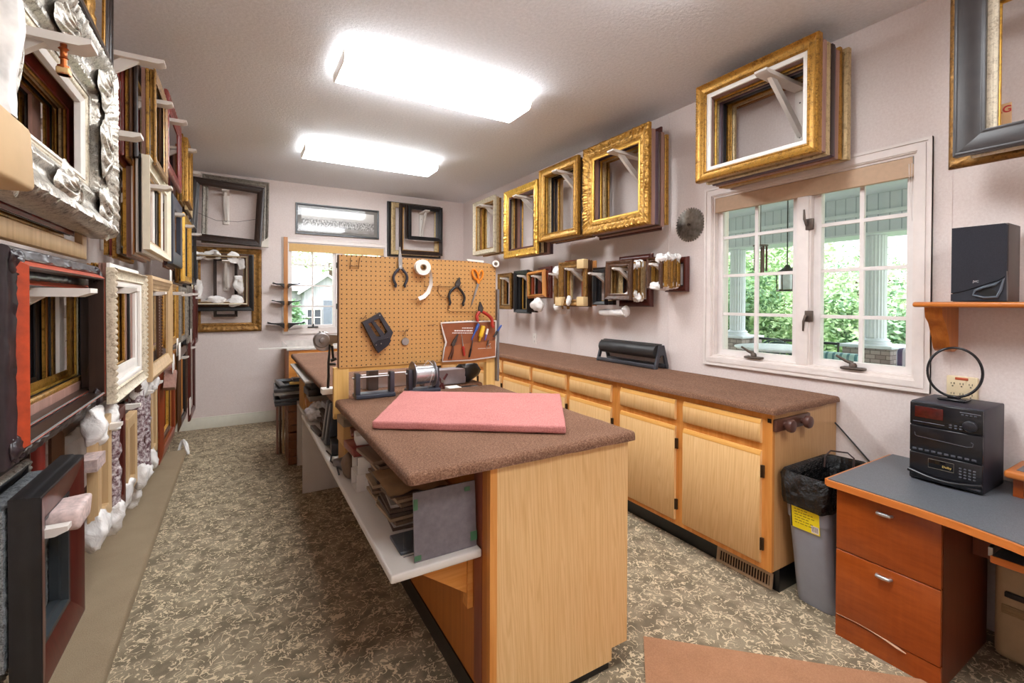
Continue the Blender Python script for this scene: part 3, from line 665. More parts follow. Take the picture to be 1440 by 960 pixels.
FIN = {  # colour word -> (material, usual profile, carving)
 'gold': (G_GOLD, 'scoop', 0), 'bright gold': (G_BRT, 'scoop', 0), 'old gold': (G_OLD, 'scoop', .006), 'bronze': (G_BRZ, 'round', 0), 'champagne': (G_CHAMP, 'step', 0), 'silver': (G_SIL, 'scoop', .004),
 'pale grey-gold': (G_PALE, 'step', 0), 'grey': (G_GREY, 'round', 0), 'carved grey': (G_GREY, 'ornate', .007), 'mahogany': (W_MAH, 'round', 0), 'cherry': (W_CHER, 'reverse', 0), 'dark red': (W_RED, 'round', 0),
 'walnut': (W_WAL, 'reverse', 0), 'pinkish wood': (W_PINK, 'flat', 0), 'honey wood': (W_HON, 'reverse', 0), 'tan wood': (W_TAN, 'flat', 0), 'dark brown': (W_DK, 'step', 0), 'black': (P_BLK, 'step', 0),
 'slate blue': (P_BLUE, 'flat', 0), 'cream': (P_CREAM, 'slope', 0), 'white': (P_WHT, 'flat', 0), 'charcoal': (P_CHAR, 'slope', 0), 'mauve': (P_MAUVE, 'round', 0), 'carved gold': (G_GOLD, 'ornate', .008),
 'carved old gold': (G_OLD, 'ornate', .008), 'carved red': (W_RED, 'ornate', .008), 'carved brown': (W_WAL, 'ornate', .007), 'carved silver': (G_SIL, 'ornate', .010), 'beaded gold': (G_GOLD, 'bead', 0),
}
ORD = ['front one', 'second from the front', 'third from the front', 'fourth from the front', 'fifth from the front', 'sixth from the front', 'seventh from the front', 'eighth from the front', 'ninth from the front', 'tenth from the front', 'eleventh from the front', 'twelfth from the front', 'thirteenth from the front']
LIPS = [None, G_GOLD, None, G_CHAMP, P_BLK, None, G_BRT]
def stack(side, where, u0, u1, z0, zarm, front_n, cols, n0=.015, fw=.06, gap=.003, jit=.012, skip_front=False, grow=0, seedv=1, per=None):
    """frames hung one before another on a bracket: cols runs from the wall to the front; top rails rest on the arm"""
    rnd = random.Random(seedv*7919+3); N = len(cols); grp = 'frames of the ' + where
    per = per or min((front_n-n0)/N, {'L': .027, 'R': .036, 'B': .048}[side]); n0 = front_n-N*per; out = []
    sl, sr = (.022, .042) if side == 'L' else (0, 0)
    for i, cdef in enumerate(cols):
        k = N-1-i
        col, kw = (cdef, {}) if isinstance(cdef, str) else cdef
        mat, st, cv = FIN[col]; kw = dict(kw)
        f = kw.pop('fw', fw*rnd.uniform(.8, 1.15)); du = kw.pop('du', rnd.uniform(-jit, jit)); dz = kw.pop('dz', rnd.uniform(-jit, jit))
        a0, a1 = u0+du-grow*i/N+rnd.uniform(-jit, jit)*.6, u1+du+grow*i/N+rnd.uniform(-jit, jit)*.6
        a0 -= sl*k; a1 -= min(sr*k, (u1-u0)*.55)
        a0 = kw.pop('u0', a0); a1 = kw.pop('u1', a1)
        zz0 = kw.pop('z0', z0+dz); zz1 = kw.pop('z1', zarm+f)
        lp = LIPS[(i*3+seedv) % len(LIPS)]; lip = kw.pop('lip', (lp, f*.16) if lp and cv == 0 else None)
        st = kw.pop('style', st); cv = kw.pop('carve', cv); ad = kw.pop('adj', col); base = kw.pop('label', None)
        lab = base or '%s frame, %s, %s' % (ad, ORD[k], where)
        a1 = max(a1, a0+2*f+.02)
        out.append(frame(side, a0, a1, zz0, zz1, n0+i*per, f, kw.pop('fd', min(per-gap, .034)), st, mat, lab, grp, lip=lip, carve=cv*.9 if cv else 0, seg=kw.pop('seg', .012 if cv else 1), tilt=kw.pop('tilt', rnd.uniform(-.006, .006)), **kw))
    LAST[:] = out
    return out
LAST = []

M_BRK = plain('#e2dad2', .5, var=.04)
def bracket(side, where, u, z, n, drop=.27, group='white frame brackets', fit=True):
    """white wooden bracket: back plate, arm with a clipped end, slanting brace. z = top of the arm"""
    if fit and LAST:
        ok = [o for o in LAST if abs(o.location.z+o['_h']-o['_fw']-z) < .16 and abs((o.location.x if side == 'B' else o.location.y)-u) < o['_w']/2]
        if ok: z = min(o.location.z+o['_h']-o['_fw']-abs(o.rotation_euler.y)*o['_w']*.5 for o in ok)-.003
    o = thing('frame_bracket', 'white wooden bracket %s' % where, 'bracket', place(side, u, 0.001, z-drop-.05), group, ROT[side]); H = drop+.05
    b = MB(); hw = .034 if drop > .2 else .016; b.bbox((-hw*.88, -.018, 0), (hw*.88, 0, H-.0225), .003); b.build('back_plate', M_BRK, o, local=True)
    b = MB(); b.prism([(0, H), (0, H-.022), (-n+.025, H-.022), (-n, H-.012), (-n, H)], -hw, hw, 'x'); b.build('arm', M_BRK, o, local=True)
    b = MB(); b.prism([(-.018, .03), (-.018, .085), (-n*.66, H-.022), (-n*.80, H-.022)], -.012, .012, 'x'); b.build('brace', M_BRK, o, local=True)
    b = MB()
    for zz in (.03, H-.09): b.lathe([(.005, 0), (.004, .002)], (.0, -.018, zz), (0, -1, 0), n=10)
    b.build('screw', plain('#6a625c', .4, .6), o, local=True)
    return o
t = NT('bubble_wrap'); v = t.coord(); vo = t.n('ShaderNodeTexVoronoi'); t.l(v, vo.inputs['Vector']); vo.inputs['Scale'].default_value = 150
f = t.noise(v, 9, 3); t.set(t.ramp(f, [(.3, '#ded8d4'), (.7, '#f8f5f2')]), .22); t.bump(t.noise(v, 22, 3, .6, .8), .5, .014); M_WRAP = t.m
def wrap(o, c, r, sc=(1, 1, 1), seed=0, name='bubble_wrap'):
    """crumpled wrapping bunched on a frame corner, in the frame's own space"""
    b = MB(); b.sphere(c, r, sc, 22, 16); b.rumple(r*.42, .6/r, seed); b.rumple(r*.22, 1.7/r, seed+4); b.rumple(r*.08, 5/r, seed+8); return b.build(name, M_WRAP, o, local=True, angle=70)

# ================= right wall, upper row =================
ZR = 2.665
wh = 'stack above the window'
stack('R', wh, 1.195, 1.895, 2.17, 2.672, .36, ['bronze', 'champagne', ('gold', dict(fw=.075)), 'pinkish wood', ('mauve', dict(fw=.06)), ('dark brown', dict(fw=.055)), 'champagne', 'pinkish wood', ('gold', dict(fw=.085, u0=1.195, u1=1.902, z0=2.165, z1=2.757, style='bead', pitch=.016, tilt=0, fd=.045, lip=None, liner=(P_WHT, .024), adj='wide gold beaded and white-lined'))], seedv=2, fw=.062, jit=.012)
bracket('R', 'inside the frames above the window', 1.46, 2.672, .41)
wh = 'stack at the right edge above the shelf speaker'
stack('R', wh, -.05, .70, 2.0, 2.80, .36, [('carved old gold', dict(fw=.10, u0=-.15, u1=px(1332, 150, X=2.56).y, z0=1.985, z1=2.85, adj='brown-gold carved', tilt=0)), ('champagne', dict(fw=.055, u0=.0, u1=.64, z0=2.03, z1=2.64, tilt=.0)), ('pale grey-gold', dict(fw=.07, u0=-.02, u1=.655, z0=2.0, z1=2.66, tilt=0)), ('charcoal', dict(fw=.088, u0=-.20, u1=.697, z0=2.005, z1=2.853, tilt=0, adj='wide charcoal', lip=None))], seedv=3, jit=.004)
fr = [o for o in bpy.data.objects if o.get('label', '').startswith('wide charcoal')][0]
# strip of printed packing tape hanging inside that stack
o = thing('cardboard_strip', 'tan strip of packing tape with red letters inside the charcoal frame', 'tape strip', (XR-.22, .585, 2.03), None, -PI/2)
b = MB(); b.bbox((-.022, -.006, 0), (.022, 0, .175), .002); b.build('strip', plain('#d3a87c', .6, var=.06), o, local=True)
def text_mesh(txt, size, mat, name, parent, M, extr=.0006, align='CENTER', bold=False):
    cu = bpy.data.curves.new(name, 'FONT'); cu.body = txt; cu.size = size; cu.extrude = extr; cu.align_x = align; cu.align_y = 'CENTER'
    if bold: cu.offset = size*.02
    ob = bpy.data.objects.new('txt', cu); COL.objects.link(ob); dg = bpy.context.evaluated_depsgraph_get(); me = bpy.data.meshes.new_from_object(ob.evaluated_get(dg)); bpy.data.objects.remove(ob); bpy.data.curves.remove(cu)
    me.transform(M); me.name = name; me.materials.clear(); me.materials.append(mat)
    q = bpy.data.objects.new(name, me); COL.objects.link(q); q.parent = parent; return q
text_mesh('AG', .036, plain('#c0322c', .5), 'printed_letters', o, Matrix.Translation((-.002, -.0066, .150)) @ Matrix.Rotation(PI/2, 4, 'X'), bold=True)
bracket('R', 'inside the charcoal frame at the right edge', .25, 2.765, .41)
wh = 'first stack left of the saw blade'
stack('R', wh, 2.33, 3.0, 1.98, 2.60, .36, [('mahogany', dict(fw=.065, u0=2.42, u1=3.10, z0=1.965, z1=2.74, tilt=0)), ('gold', dict(fw=.045)), 'pinkish wood', ('walnut', dict(fw=.05)), 'mauve', 'pinkish wood', ('dark red', dict(fw=.06)), ('carved gold', dict(fw=.115, u0=2.295, u1=3.01, z0=1.97, z1=2.685, adj='wide carved gilt', tilt=0, lip=(G_BRT, .02), fd=.06, carve=.017, seg=.006, freq=44))], seedv=4, fw=.055)
bracket('R', 'inside the wide carved gilt frame', 2.62, 2.565, .41)
wh = 'second stack left of the saw blade'
stack('R', wh, 3.09, 3.66, 1.99, 2.60, .36, ['tan wood', 'walnut', 'bronze', ('black', dict(fw=.05)), 'champagne', ('walnut', dict(fw=.06)), ('beaded gold', dict(fw=.07, u0=3.075, u1=3.655, z0=1.99, z1=2.665, pitch=.018, tilt=0, fd=.042, adj='rope-edged gold'))], seedv=5, fw=.05)
bracket('R', 'inside the rope-edged gold frame', 3.34, 2.59, .41)
wh = 'third stack left of the saw blade'
stack('R', wh, 3.72, 4.33, 1.90, 2.55, .36, ['mauve', 'pinkish wood', 'walnut', 'champagne', 'dark brown', ('bright gold', dict(fw=.095, u0=3.70, u1=4.345, z0=1.885, z1=2.605, tilt=0, adj='bright scooped gold', style='ornate', carve=.010, fd=.045, seg=.007, freq=30, lip=(W_MAH, .018)))], seedv=6, fw=.05)
bracket('R', 'inside the bright gold scooped frame', 4.03, 2.51, .41)
wh = 'farthest stack of the upper row by the corner'
stack('R', wh, 4.57, 5.10, 1.99, 2.56, .36, ['white', 'gold', 'white', 'bronze', 'champagne', ('pale grey-gold', dict(fw=.06, u0=4.56, u1=5.11, z0=1.985, z1=2.625, tilt=0))], seedv=7, fw=.05)
bracket('R', 'inside the corner stack of pale frames', 4.83, 2.565, .41)

# ================= right wall, lower row of small frames =================
wh = 'small wrapped stack nearest the window'
L = stack('R', wh, 2.265, 2.41, 1.53, 1.715, .255, [('mahogany', dict(fw=.05, u0=2.215, u1=2.42, z0=1.50, z1=1.755, tilt=0)), 'gold', 'old gold', 'gold', 'carved old gold', 'gold', 'carved brown'], seedv=11, fw=.034, jit=.01)
for i, o in enumerate(L[1:]):
    wrap(o, (.055, -.016, o['_h']-.005), .036, (1.0, .5, .85), i*3.1); wrap(o, (.02, -.016, .012), .034, (1.4, .5, .85), i*2.3+1)
bracket('R', 'holding the small wrapped frames nearest the window', 2.33, 1.715, .29, .14)
wh = 'small stack second from the window'
L = stack('R', wh, 2.56, 2.86, 1.45, 1.70, .26, [('mahogany', dict(fw=.06, u0=2.523, u1=2.88, z0=1.387, z1=1.803, tilt=0)), 'tan wood', ('champagne', dict(u1=2.80)), 'carved old gold', 'gold', ('carved brown', dict(fw=.05, u0=2.565, u1=2.86, z0=1.44, z1=1.752, tilt=.03, adj='dark carved'))], seedv=12, fw=.04)
for i, o in enumerate(L[2:5]): wrap(o, (o['_w']/2-.03, -.016, o['_h']-.03), .043, (.9, .42, .95), i*1.7); wrap(o, (o['_w']/2-.035, -.016, .025), .05, (1.1, .4, .85), i*3.7)
bracket('R', 'holding the dark carved small frame', 2.71, 1.71, .29, .16)
wh = 'small stack third from the window'
stack('R', wh, 2.86, 3.02, 1.41, 1.67, .24, [('dark brown', dict(u0=2.84, u1=3.10, z0=1.40, z1=1.72)), ('black', dict(u0=2.90, u1=3.01)), ('black', dict(u0=2.865, u1=3.02, fw=.025))], seedv=13, fw=.035)
bracket('R', 'holding the small black frame third from the window', 2.95, 1.672, .33, .14)
wh = 'small cardboard-cornered stack fourth from the window'
L = stack('R', wh, 3.11, 3.49, 1.39, 1.74, .26, [('cherry', dict(u0=3.27, u1=3.60, z0=1.38, z1=1.82)), 'honey wood', 'walnut', ('walnut', dict(fw=.05)), ('carved old gold', dict(fw=.06, u0=3.095, u1=3.495, z0=1.387, z1=1.79, tilt=0))], seedv=14, fw=.05)
M_CARD = plain('#d6b785', .75, var=.05, scale=8)
for (x, z) in ((.155, .04), (-.165, .04), (.155, .365)):
    o = L[-1]; b = MB(); b.bbox((x-.045, -.052, z-.04), (x+.048, .004, z+.042), .006); b.build('cardboard_corner', M_CARD, o, local=True)
wrap(L[-1], (-.03, -.03, .05), .03, (1, .8, 1.4), 3.3)
bracket('R', 'holding the frame with cardboard corners', 3.31, 1.74, .30, .16)
wh = 'thin wrapped pair in the small row'
L = stack('R', wh, 3.52, 3.63, 1.36, 1.70, .24, [('gold', dict(u0=3.52, u1=3.66)), ('old gold', dict(u0=3.515, u1=3.64))], seedv=15, fw=.03, per=.075)
for i, o in enumerate(L): wrap(o, (.0, -.034, o['_h']-.02), .05, (1.0, .6, 1.1), i*5.1+.4); wrap(o, (.01, -.034, .01), .058, (1.0, .52, .9), i*2.1)
bracket('R', 'holding the thin wrapped pair', 3.575, 1.70, .29, .14)
wh = 'tilted small stack left of the thin wrapped pair'
L = stack('R', wh, 3.72, 4.0, 1.47, 1.70, .27, [('mahogany', dict(u0=3.70, u1=3.92, z0=1.46, z1=1.775)), 'cherry', ('honey wood', dict(fw=.035, u0=3.70, u1=4.02, z0=1.465, z1=1.735, tilt=-.05))], seedv=16, fw=.04)
wrap(L[-1], (.02, -.015, -.065), .075, (1.2, .4, 1.0), 7.7)
bracket('R', 'holding the tilted honey wood frame', 3.86, 1.70, .30, .15)
wh = 'small black stack beside the pegboard'
stack('R', wh, 4.03, 4.28, 1.31, 1.71, .26, ['black', 'dark brown', 'black', ('black', dict(u0=4.02, u1=4.29, z0=1.31, z1=1.755, tilt=0))], seedv=17, fw=.035)
bracket('R', 'holding the small black stack', 4.15, 1.712, .29, .15)
wh = 'small brown stack farthest along the lower row'
stack('R', wh, 4.39, 4.66, 1.35, 1.70, .26, ['walnut', 'bronze', 'walnut', ('old gold', dict(u0=4.375, u1=4.67, z0=1.34, z1=1.745, tilt=0))], seedv=18, fw=.04)
bracket('R', 'holding the farthest small brown stack', 4.52, 1.702, .29, .15)
# roll of wrapping lying below the black small frame
o = thing('wrapping_roll', 'rolled clear bubble wrap below the small black frame', 'roll', (XR-.13, 2.88, 1.31))
b = MB(); b.lathe([(.022, 0), (.03, .01), (.028, .12), (.031, .22), (.024, .29)], (XR-.15, 2.72, 1.335), (0, 1, 0), n=18); b.rumple(.008, 30, 1); b.build('roll', M_WRAP, o)
b = MB(); b.sphere((XR-.15, 2.715, 1.35), .045, (.8, .7, 1.1), 16, 10); b.rumple(.015, 22, 3); b.build('bunched_end', M_WRAP, o)

# ================= back wall =================
wh = 'pair on the rear wall at upper left'
L = stack('B', wh, -.47, .19, 2.04, 2.66, .20, [('carved grey', dict(fw=.055, u0=-.36, u1=.285, z0=2.05, z1=2.80, tilt=.02)), ('dark brown', dict(fw=.075, u0=-.475, u1=.215, z0=2.06, z1=2.735, tilt=.055, adj='wide dark brown tilted', lip=None))], seedv=21)
b = MB(); b.prism([(.20, .0), (.325, -.0), (.325, .12)], -.042, .0, 'y'); b.build('cardboard_corner', plain('#d9d0c4', .7), L[0], local=True)
b = MB(); b.tube([(-.29, -.02, .30), (-.1, -.024, .235), (.1, -.024, .25), (.29, -.02, .31)], .0022, 6); b.build('hanging_wire', plain('#4a3a30', .4, .5), L[1], local=True)
bracket('B', 'inside the wide dark brown tilted frame', -.13, 2.66, .24, .30)
wh = 'stack on the rear wall at lower left'
L = stack('B', wh, -.40, .06, 1.30, 1.90, .24, [('carved old gold', dict(fw=.10, u0=-.47, u1=.222, z0=1.075, z1=2.025, adj='wide dark gilt', tilt=0, carve=.012)), ('dark brown', dict(fw=.03, u0=-.25, u1=-.02, z0=1.245, z1=1.90, tilt=0)), ('black', dict(fw=.05, u0=-.44, u1=.14, z0=1.31, z1=1.95, tilt=0)), ('walnut', dict(fw=.055, u0=-.46, u1=.09, z0=1.36, z1=1.94, tilt=0)), ('cream', dict(fw=.014, u0=-.44, u1=.075, z0=1.385, z1=1.92, adj='thin cream', tilt=0))], seedv=22)
o = L[3]
for i, (x, z, r, sc) in enumerate(((-.20, .55, .06, (1, .3, .8)), (-.07, .555, .075, (1.3, .3, .7)), (.13, .55, .07, (1, .3, .8)), (.21, .49, .065, (.7, .3, 1.2)), (.175, .26, .06, (.9, .3, 1.7)), (-.20, .20, .05, (.8, .3, 2.0)), (.14, .07, .07, (1.2, .3, .9)), (-.04, .07, .06, (1.8, .3, .7)))): wrap(o, (x, -.020, z), r, (sc[0], .22, sc[2]), i*2.9)
bracket('B', 'inside the wrapped frames on the rear wall', -.13, 1.895, .28, .28)
wh = 'dark stack right of the panoramic photograph'
L = stack('B', wh, 1.70, 2.42, 2.04, 2.69, .20, [('black', dict(fw=.05, u0=1.69, u1=2.44, z0=2.03, z1=2.755, tilt=0)), ('champagne', dict(fw=.06, u0=1.73, u1=2.40, z0=2.05, z1=2.74)), ('dark brown', dict(fw=.06, u0=1.83, u1=2.44, z0=2.06, z1=2.73)), ('dark brown', dict(fw=.045, u0=1.90, u1=2.38, z0=2.26, z1=2.71)), ('black', dict(fw=.045, u0=1.93, u1=2.40, z0=2.25, z1=2.70, tilt=0))], seedv=23)
bracket('B', 'inside the dark stack on the rear wall', 2.17, 2.665, .25, .30)
# panoramic group photograph
o = thing('framed_photograph', 'long black framed panoramic group photograph above the rear window', 'photograph', (1.085, YB-.002, 2.243))
b = MB(); ring_mesh(b, 1.0, .375, 0, .022, PROF['flat'], .022); b.build('moulding', P_BLK, o, local=True)
b = MB(); b.box((-.48, -.006, .02), (.48, -.002, .355)); b.build('mat_board', plain('#77706a', .5, var=.05), o, local=True)
t = NT('group_photograph'); v = t.coord(); sx = t.n('ShaderNodeSeparateXYZ'); t.l(v, sx.inputs[0])
crowd = t.noise(t.coord((55, 1, 42)), 1, 3, .7); bandm = t.math('LESS_THAN', t.math('ABSOLUTE', t.math('SUBTRACT', sx.outputs['Z'], .145)), .045)
trees = t.noise(t.coord((10, 1, 10)), 1, 4, .7)
bgc = t.ramp(sx.outputs['Z'], [(.07, '#8c857f'), (.12, '#a09994'), (.2, '#b9b2ac'), (.32, '#d0cbc4')])
hill = t.math('LESS_THAN', sx.outputs['Z'], t.math('ADD', t.math('MULTIPLY', trees, .16), .12))
bgc = t.mix(t.math('MULTIPLY', hill, .6), bgc, t.ramp(trees, [(.35, '#6b645e'), (.65, '#9b948d')]))
t.set(t.mix(bandm, bgc, t.ramp(crowd, [(.38, '#3b3431'), (.5, '#8d8681'), (.62, '#cfc9c3')])), .3)
b = MB(); b.box((-.435, -.008, .055), (.435, -.0061, .315)); b.build('print', t.m, o, local=True)
t = NT('picture_glass'); tr = t.n('ShaderNodeBsdfTransparent'); gl = t.n('ShaderNodeBsdfGlossy'); gl.inputs['Roughness'].default_value = .03; lw = t.n('ShaderNodeFresnel'); lw.inputs['IOR'].default_value = 1.28; mx = t.n('ShaderNodeMixShader')
t.l(lw.outputs[0], mx.inputs[0]); t.l(tr.outputs[0], mx.inputs[1]); t.l(gl.outputs[0], mx.inputs[2]); t.l(mx.outputs[0], t.out.inputs[0]); M_PGLASS = t.m
b = MB(); b.box((-.48, -.013, .02), (.48, -.011, .355)); b.build('glass', M_PGLASS, o, local=True)
# slat with three black double hooks beside the rear window
o = thing('hook_rack', 'narrow wooden slat with three black double-winged hooks left of the rear window', 'hook rack', (.475, YB-.021, 1.06))
b = MB(); b.box((-.022, -.018, 0), (.022, 0, 1.13)); b.build('slat', W_HON, o, local=True)
for z, s in ((.075, 1.25), (.335, .95), (.54, .92)):
    b = MB()
    for sg in (-1, 1): b.prism([(sg*.0225, -.055*s+.03), (sg*.06*s, -.022*s+.03), (sg*.10*s, -.008*s+.03), (sg*.155*s, .012*s+.03), (sg*.16*s, .03), (sg*.0225, .03)], -.13, -.01, 'y', Matrix.Translation((0, 0, z)))
    b.build('hook', P_BLK, o, local=True)
# long pale strip of moulding lying across the rear counter
b = MB(); b.box((.17, 5.57, .9055), (1.2, 5.605, .9195)); tag(b.build('moulding_strip', P_WHT), 'long white strip of moulding sticking out past the rear counter', 'strip')
b = MB(); b.prism([(.40, .906), (.40, .985), (.475, .906)], 5.63, 5.66, 'y'); b.prism([(.475, .906), (1.1, .906), (1.1, .985), (.42, .985)], 5.66, 5.68, 'y'); tag(b.build('paper_tray', plain('#c9c1bb', .5)), 'low grey tray standing under the rear window sill', 'tray')
# ================= left wall =================
def side_wrap(o, x, z0, z1, r=.035, seed=0, y=-.02):
    """wrapping wound round an upright of a frame"""
    b = MB(); n = max(6, int((z1-z0)/.02)); b.tube([(x, y, z0+(z1-z0)*k/n) for k in range(n+1)], r, 14); b.rumple(r*.3, 22, seed); b.rumple(r*.15, 70, seed+2)
    return b.build('bubble_wrap', M_WRAPP, o, local=True, angle=70)
t = NT('mauve_bubble_wrap'); v = t.coord(); vo = t.n('ShaderNodeTexVoronoi'); t.l(v, vo.inputs['Vector']); vo.inputs['Scale'].default_value = 140
f = t.noise(v, 60, 3); t.set(t.ramp(f, [(.38, '#6a4a50'), (.56, '#b9aaac'), (.7, '#e8e4e4')]), .2); t.bump(vo.outputs['Distance'], .6, .006); M_WRAPP = t.m
def paper_tag(o, x, z, w=.05, h=.10, y=-.06):
    b = MB(); b.bbox((x-w/2, y-.004, z), (x+w/2, y, z+h), .001, 1); q = b.build('paper_tag', P_WHT, o, local=True); return q

NF = .39

def lstack(where, z0, zarm, n_front, front, strips=(), sides=(), u0=None, yref=430, per=.012, sper=.024, seedv=1, side_fw=.05, n_s=None, reach=.45):
    """stack on the left wall surveyed from its visible edges. front: frames (colour, options) at the very front, given wall to room;
    sides: (colour, x) near uprights from the front back towards the wall; strips: (colour, x0, x1) far uprights seen through the opening, front to back"""
    rnd = random.Random(seedv*131+7); grp = 'frames of the ' + where; specs = []; n = n_front if n_s is None else n_s
    for k, (col, xl, xr) in enumerate(strips):
        n -= per; X_ = XL+n+per*.9; a = px(xl, yref, X=X_).y; c = px(xr, yref, X=X_).y+.006
        specs.append((n, col, (u0 if u0 is not None else a-.4)+.006*k, c, min(max(c-a, .020), .085), per*.9))
    for col, xr in sides:
        n -= sper; a = px(xr, yref, X=XL+n+sper*.9).y; specs.append((n, col, a, a+reach, side_fw, sper*.9))
    specs.sort(key=lambda q: q[0]); N = len(specs)+len(front); out = []
    for i, (n, col, a, c, f, d) in enumerate(specs):
        mat, st, cv = FIN[col]; dz = rnd.uniform(-.015, .015); lp = LIPS[(i*3+seedv) % len(LIPS)]
        if c-a < .2: a = c-.2
        out.append(frame('L', a, c, z0+dz, zarm+f, n, f, d, st, mat, '%s frame, %s, %s' % (col, ORD[N-1-i], where), grp, lip=(lp, f*.16) if lp and not cv else None, carve=cv*.4 if cv else 0, seg=.02 if cv else 1))
    for j, (col, kw) in enumerate(front):
        kw = dict(kw); mat, st, cv = FIN[col]; f = kw.pop('fw', .05); d = kw.pop('fd', .03); st = kw.pop('style', st); ad = kw.pop('adj', col); cv = kw.pop('carve', cv*.6)
        out.append(frame('L', kw.pop('u0', u0), kw.pop('u1'), kw.pop('z0', z0), kw.pop('z1', zarm+f), kw.pop('n', n_front), f, d, st, mat, '%s frame, %s, %s' % (ad, ORD[len(front)-1-j], where), grp, carve=cv, seg=.012 if cv else 1, **kw))
    LAST[:] = out
    return out

# ---- upper row: the large silver frame and what hangs behind it
wh = 'silver-fronted stack of the upper left row'
def big_carved(side, u0, u1, z0, z1, n0, fw, fd, mat, label, group):
    o = frame(side, u0, u1, z0, z1, n0, fw, fd, 'ornate', mat, label, group, lip=(G_PALE, .02), liner=(P_WHT, .018), carve=.006, seg=.006, freq=55)
    w, h = u1-u0, z1-z0
    def relief(cx, cz, rx, rz, hh, sd):
        b = MB(); b.smooth = True; nr, na = 20, 80; vs = []; fs = []
        for i in range(nr+1):
            for k in range(na):
                r = i/nr; a = 2*PI*k/na; lob = 1+.12*math.sin(5*a+sd)+.06*math.sin(9*a+sd*2)
                x, z = cx+rx*r*lob*math.cos(a), cz+rz*r*lob*math.sin(a)
                q = noise.noise(Vector((x*55+sd, z*55, sd))); d = (1-r**2.2)*hh*.55*(.45+.55*abs(math.sin(4*a+7*r+sd))) + .002
                vs.append(Vector((x, -fd*.62-d, z)))
        for i in range(nr):
            for k in range(na): fs.append((i*na+k, i*na+(k+1) % na, (i+1)*na+(k+1) % na, (i+1)*na+k))
        b.add(vs, fs); return b
    m = fw*.45
    for i, (x, z) in enumerate(((-w/2+m, m), (w/2-m, m), (w/2-m, h-m), (-w/2+m, h-m))):
        relief(x, z, fw*.48, fw*.48, fd*.42, i*1.9).build('corner_ornament', mat, o, local=True)
    for i, (x, z, rx, rz) in enumerate(((0, m, fw*.6, fw*.34), (w/2-m, h/2, fw*.34, fw*.6), (0, h-m, fw*.6, fw*.34), (-w/2+m, h/2, fw*.34, fw*.6))):
        relief(x, z, rx, rz, fd*.45, 11+i*2.3).build('centre_ornament', mat, o, local=True)
    return o
lstack(wh, 1.655, 2.10, .315, [], strips=[('dark red', 100, 108), ('walnut', 95, 101), ('pinkish wood', 88, 96), ('gold', 83, 89), ('bright gold', 76, 84), ('cherry', 56, 77), ('pinkish wood', 46, 57), ('dark brown', 41, 47), ('carved gold', 33, 42), ('black', 20, 34)], u0=1.36, yref=200, seedv=31, n_s=.285)
stack('L', wh, 1.28, 2.27, 1.60, 2.13, .313, [('tan wood', dict(z0=1.572, u0=1.30, u1=2.28, fw=.05, fd=.022, label='pale tan frame jutting below the large silver frame, upper left row'))], seedv=30, per=.024)
big_carved('L', 1.30, 2.32, 1.655, 2.30, .315, .20, .095, G_SIL, 'large carved silver frame with scrolled corners, front of the upper left row', 'frames of the ' + wh)
bracket('L', 'poking through the large carved silver frame', 1.62, 2.095, .47, .30, fit=False)
o = thing('copper_bolt', 'copper bolt hanging from the bracket in the silver frame', 'bolt', (-.385, 1.60, 1.995)); b = MB()
b.lathe([(.004, .0), (.013, .0), (.013, .022), (.007, .024), (.007, .040), (.010, .042), (.007, .046), (.007, .062), (.011, .066), (.007, .070), (.007, .078)], (-.385, 1.60, 1.995), n=14); b.build('shank', plain('#a5562a', .3, .8), o)
b = MB(); b.bbox((-.398, 1.587, 1.995), (-.372, 1.613, 2.012), .003); b.build('nut', plain('#d9b27c', .4, .5), o)
# wrapped frame at the very left with a cardboard corner
o = frame('L', .62, 1.165, 1.63, 2.40, .40, .10, .05, 'ornate', G_SIL, 'plastic-wrapped silver frame with a tan cardboard corner at the left edge', 'frames at the left edge', carve=.008, seg=.01)
b = MB(); b.bbox((.2725-.15, -.075, -.012), (.292, -.0, .105), .010, 2); b.rumple(.006, 14, 2); b.build('cardboard_corner', plain('#c6a67c', .75, var=.08, scale=8), o, local=True)
b = MB(); b.smooth = True; n = 26; b.tube([(.225, -.03, .10+.027*k) for k in range(n)], .045, 16); b.rumple(.010, 12, 4); b.rumple(.004, 50, 1); b.build('plastic_wrap', plain('#d9d3cd', .35, var=.35, scale=14), o, local=True, angle=70)
bracket('L', 'beside the right edge of the silver frame', 2.38, 2.09, .46, .22, fit=False)
wh = 'cream-fronted stack of the upper left row'
lstack(wh, 1.655, 2.07, NF, [('cream', dict(fw=.05, u0=2.875, u1=3.69, z0=1.675, z1=2.14, adj='slim cream'))], sides=[('white', 192), ('pinkish wood', 185), ('bright gold', 180), ('carved grey', 171), ('gold', 165), ('dark red', 161), ('gold', 153)], strips=[('white', 224, 229), ('black', 218, 224), ('white', 213.5, 218), ('honey wood', 205, 213)], u0=2.93, yref=310, seedv=34)
bracket('L', 'inside the slim cream frame', 3.25, 2.085, .47, .24)
wh = 'slate-fronted stack of the upper left row'
lstack(wh, 1.66, 2.06, NF, [('slate blue', dict(fw=.09, u0=3.79, u1=4.36, z0=1.67, z1=2.14))], sides=[('mauve', 236), ('pinkish wood', 233.5)], strips=[('walnut', 244, 247)], u0=3.84, yref=320, seedv=35)
bracket('L', 'inside the slate blue frame', 4.06, 2.065, .46, .24)
wh = 'gold stack of the upper left row'
lstack(wh, 1.58, 2.06, NF+.01, [('bright gold', dict(fw=.055, u0=4.45, u1=5.04, z0=1.575, z1=2.12))], sides=[('beaded gold', 251), ('walnut', 249)], strips=[('champagne', 259.5, 261), ('gold', 257, 259.5), ('honey wood', 255, 257)], u0=4.5, yref=350, seedv=36, reach=.3)
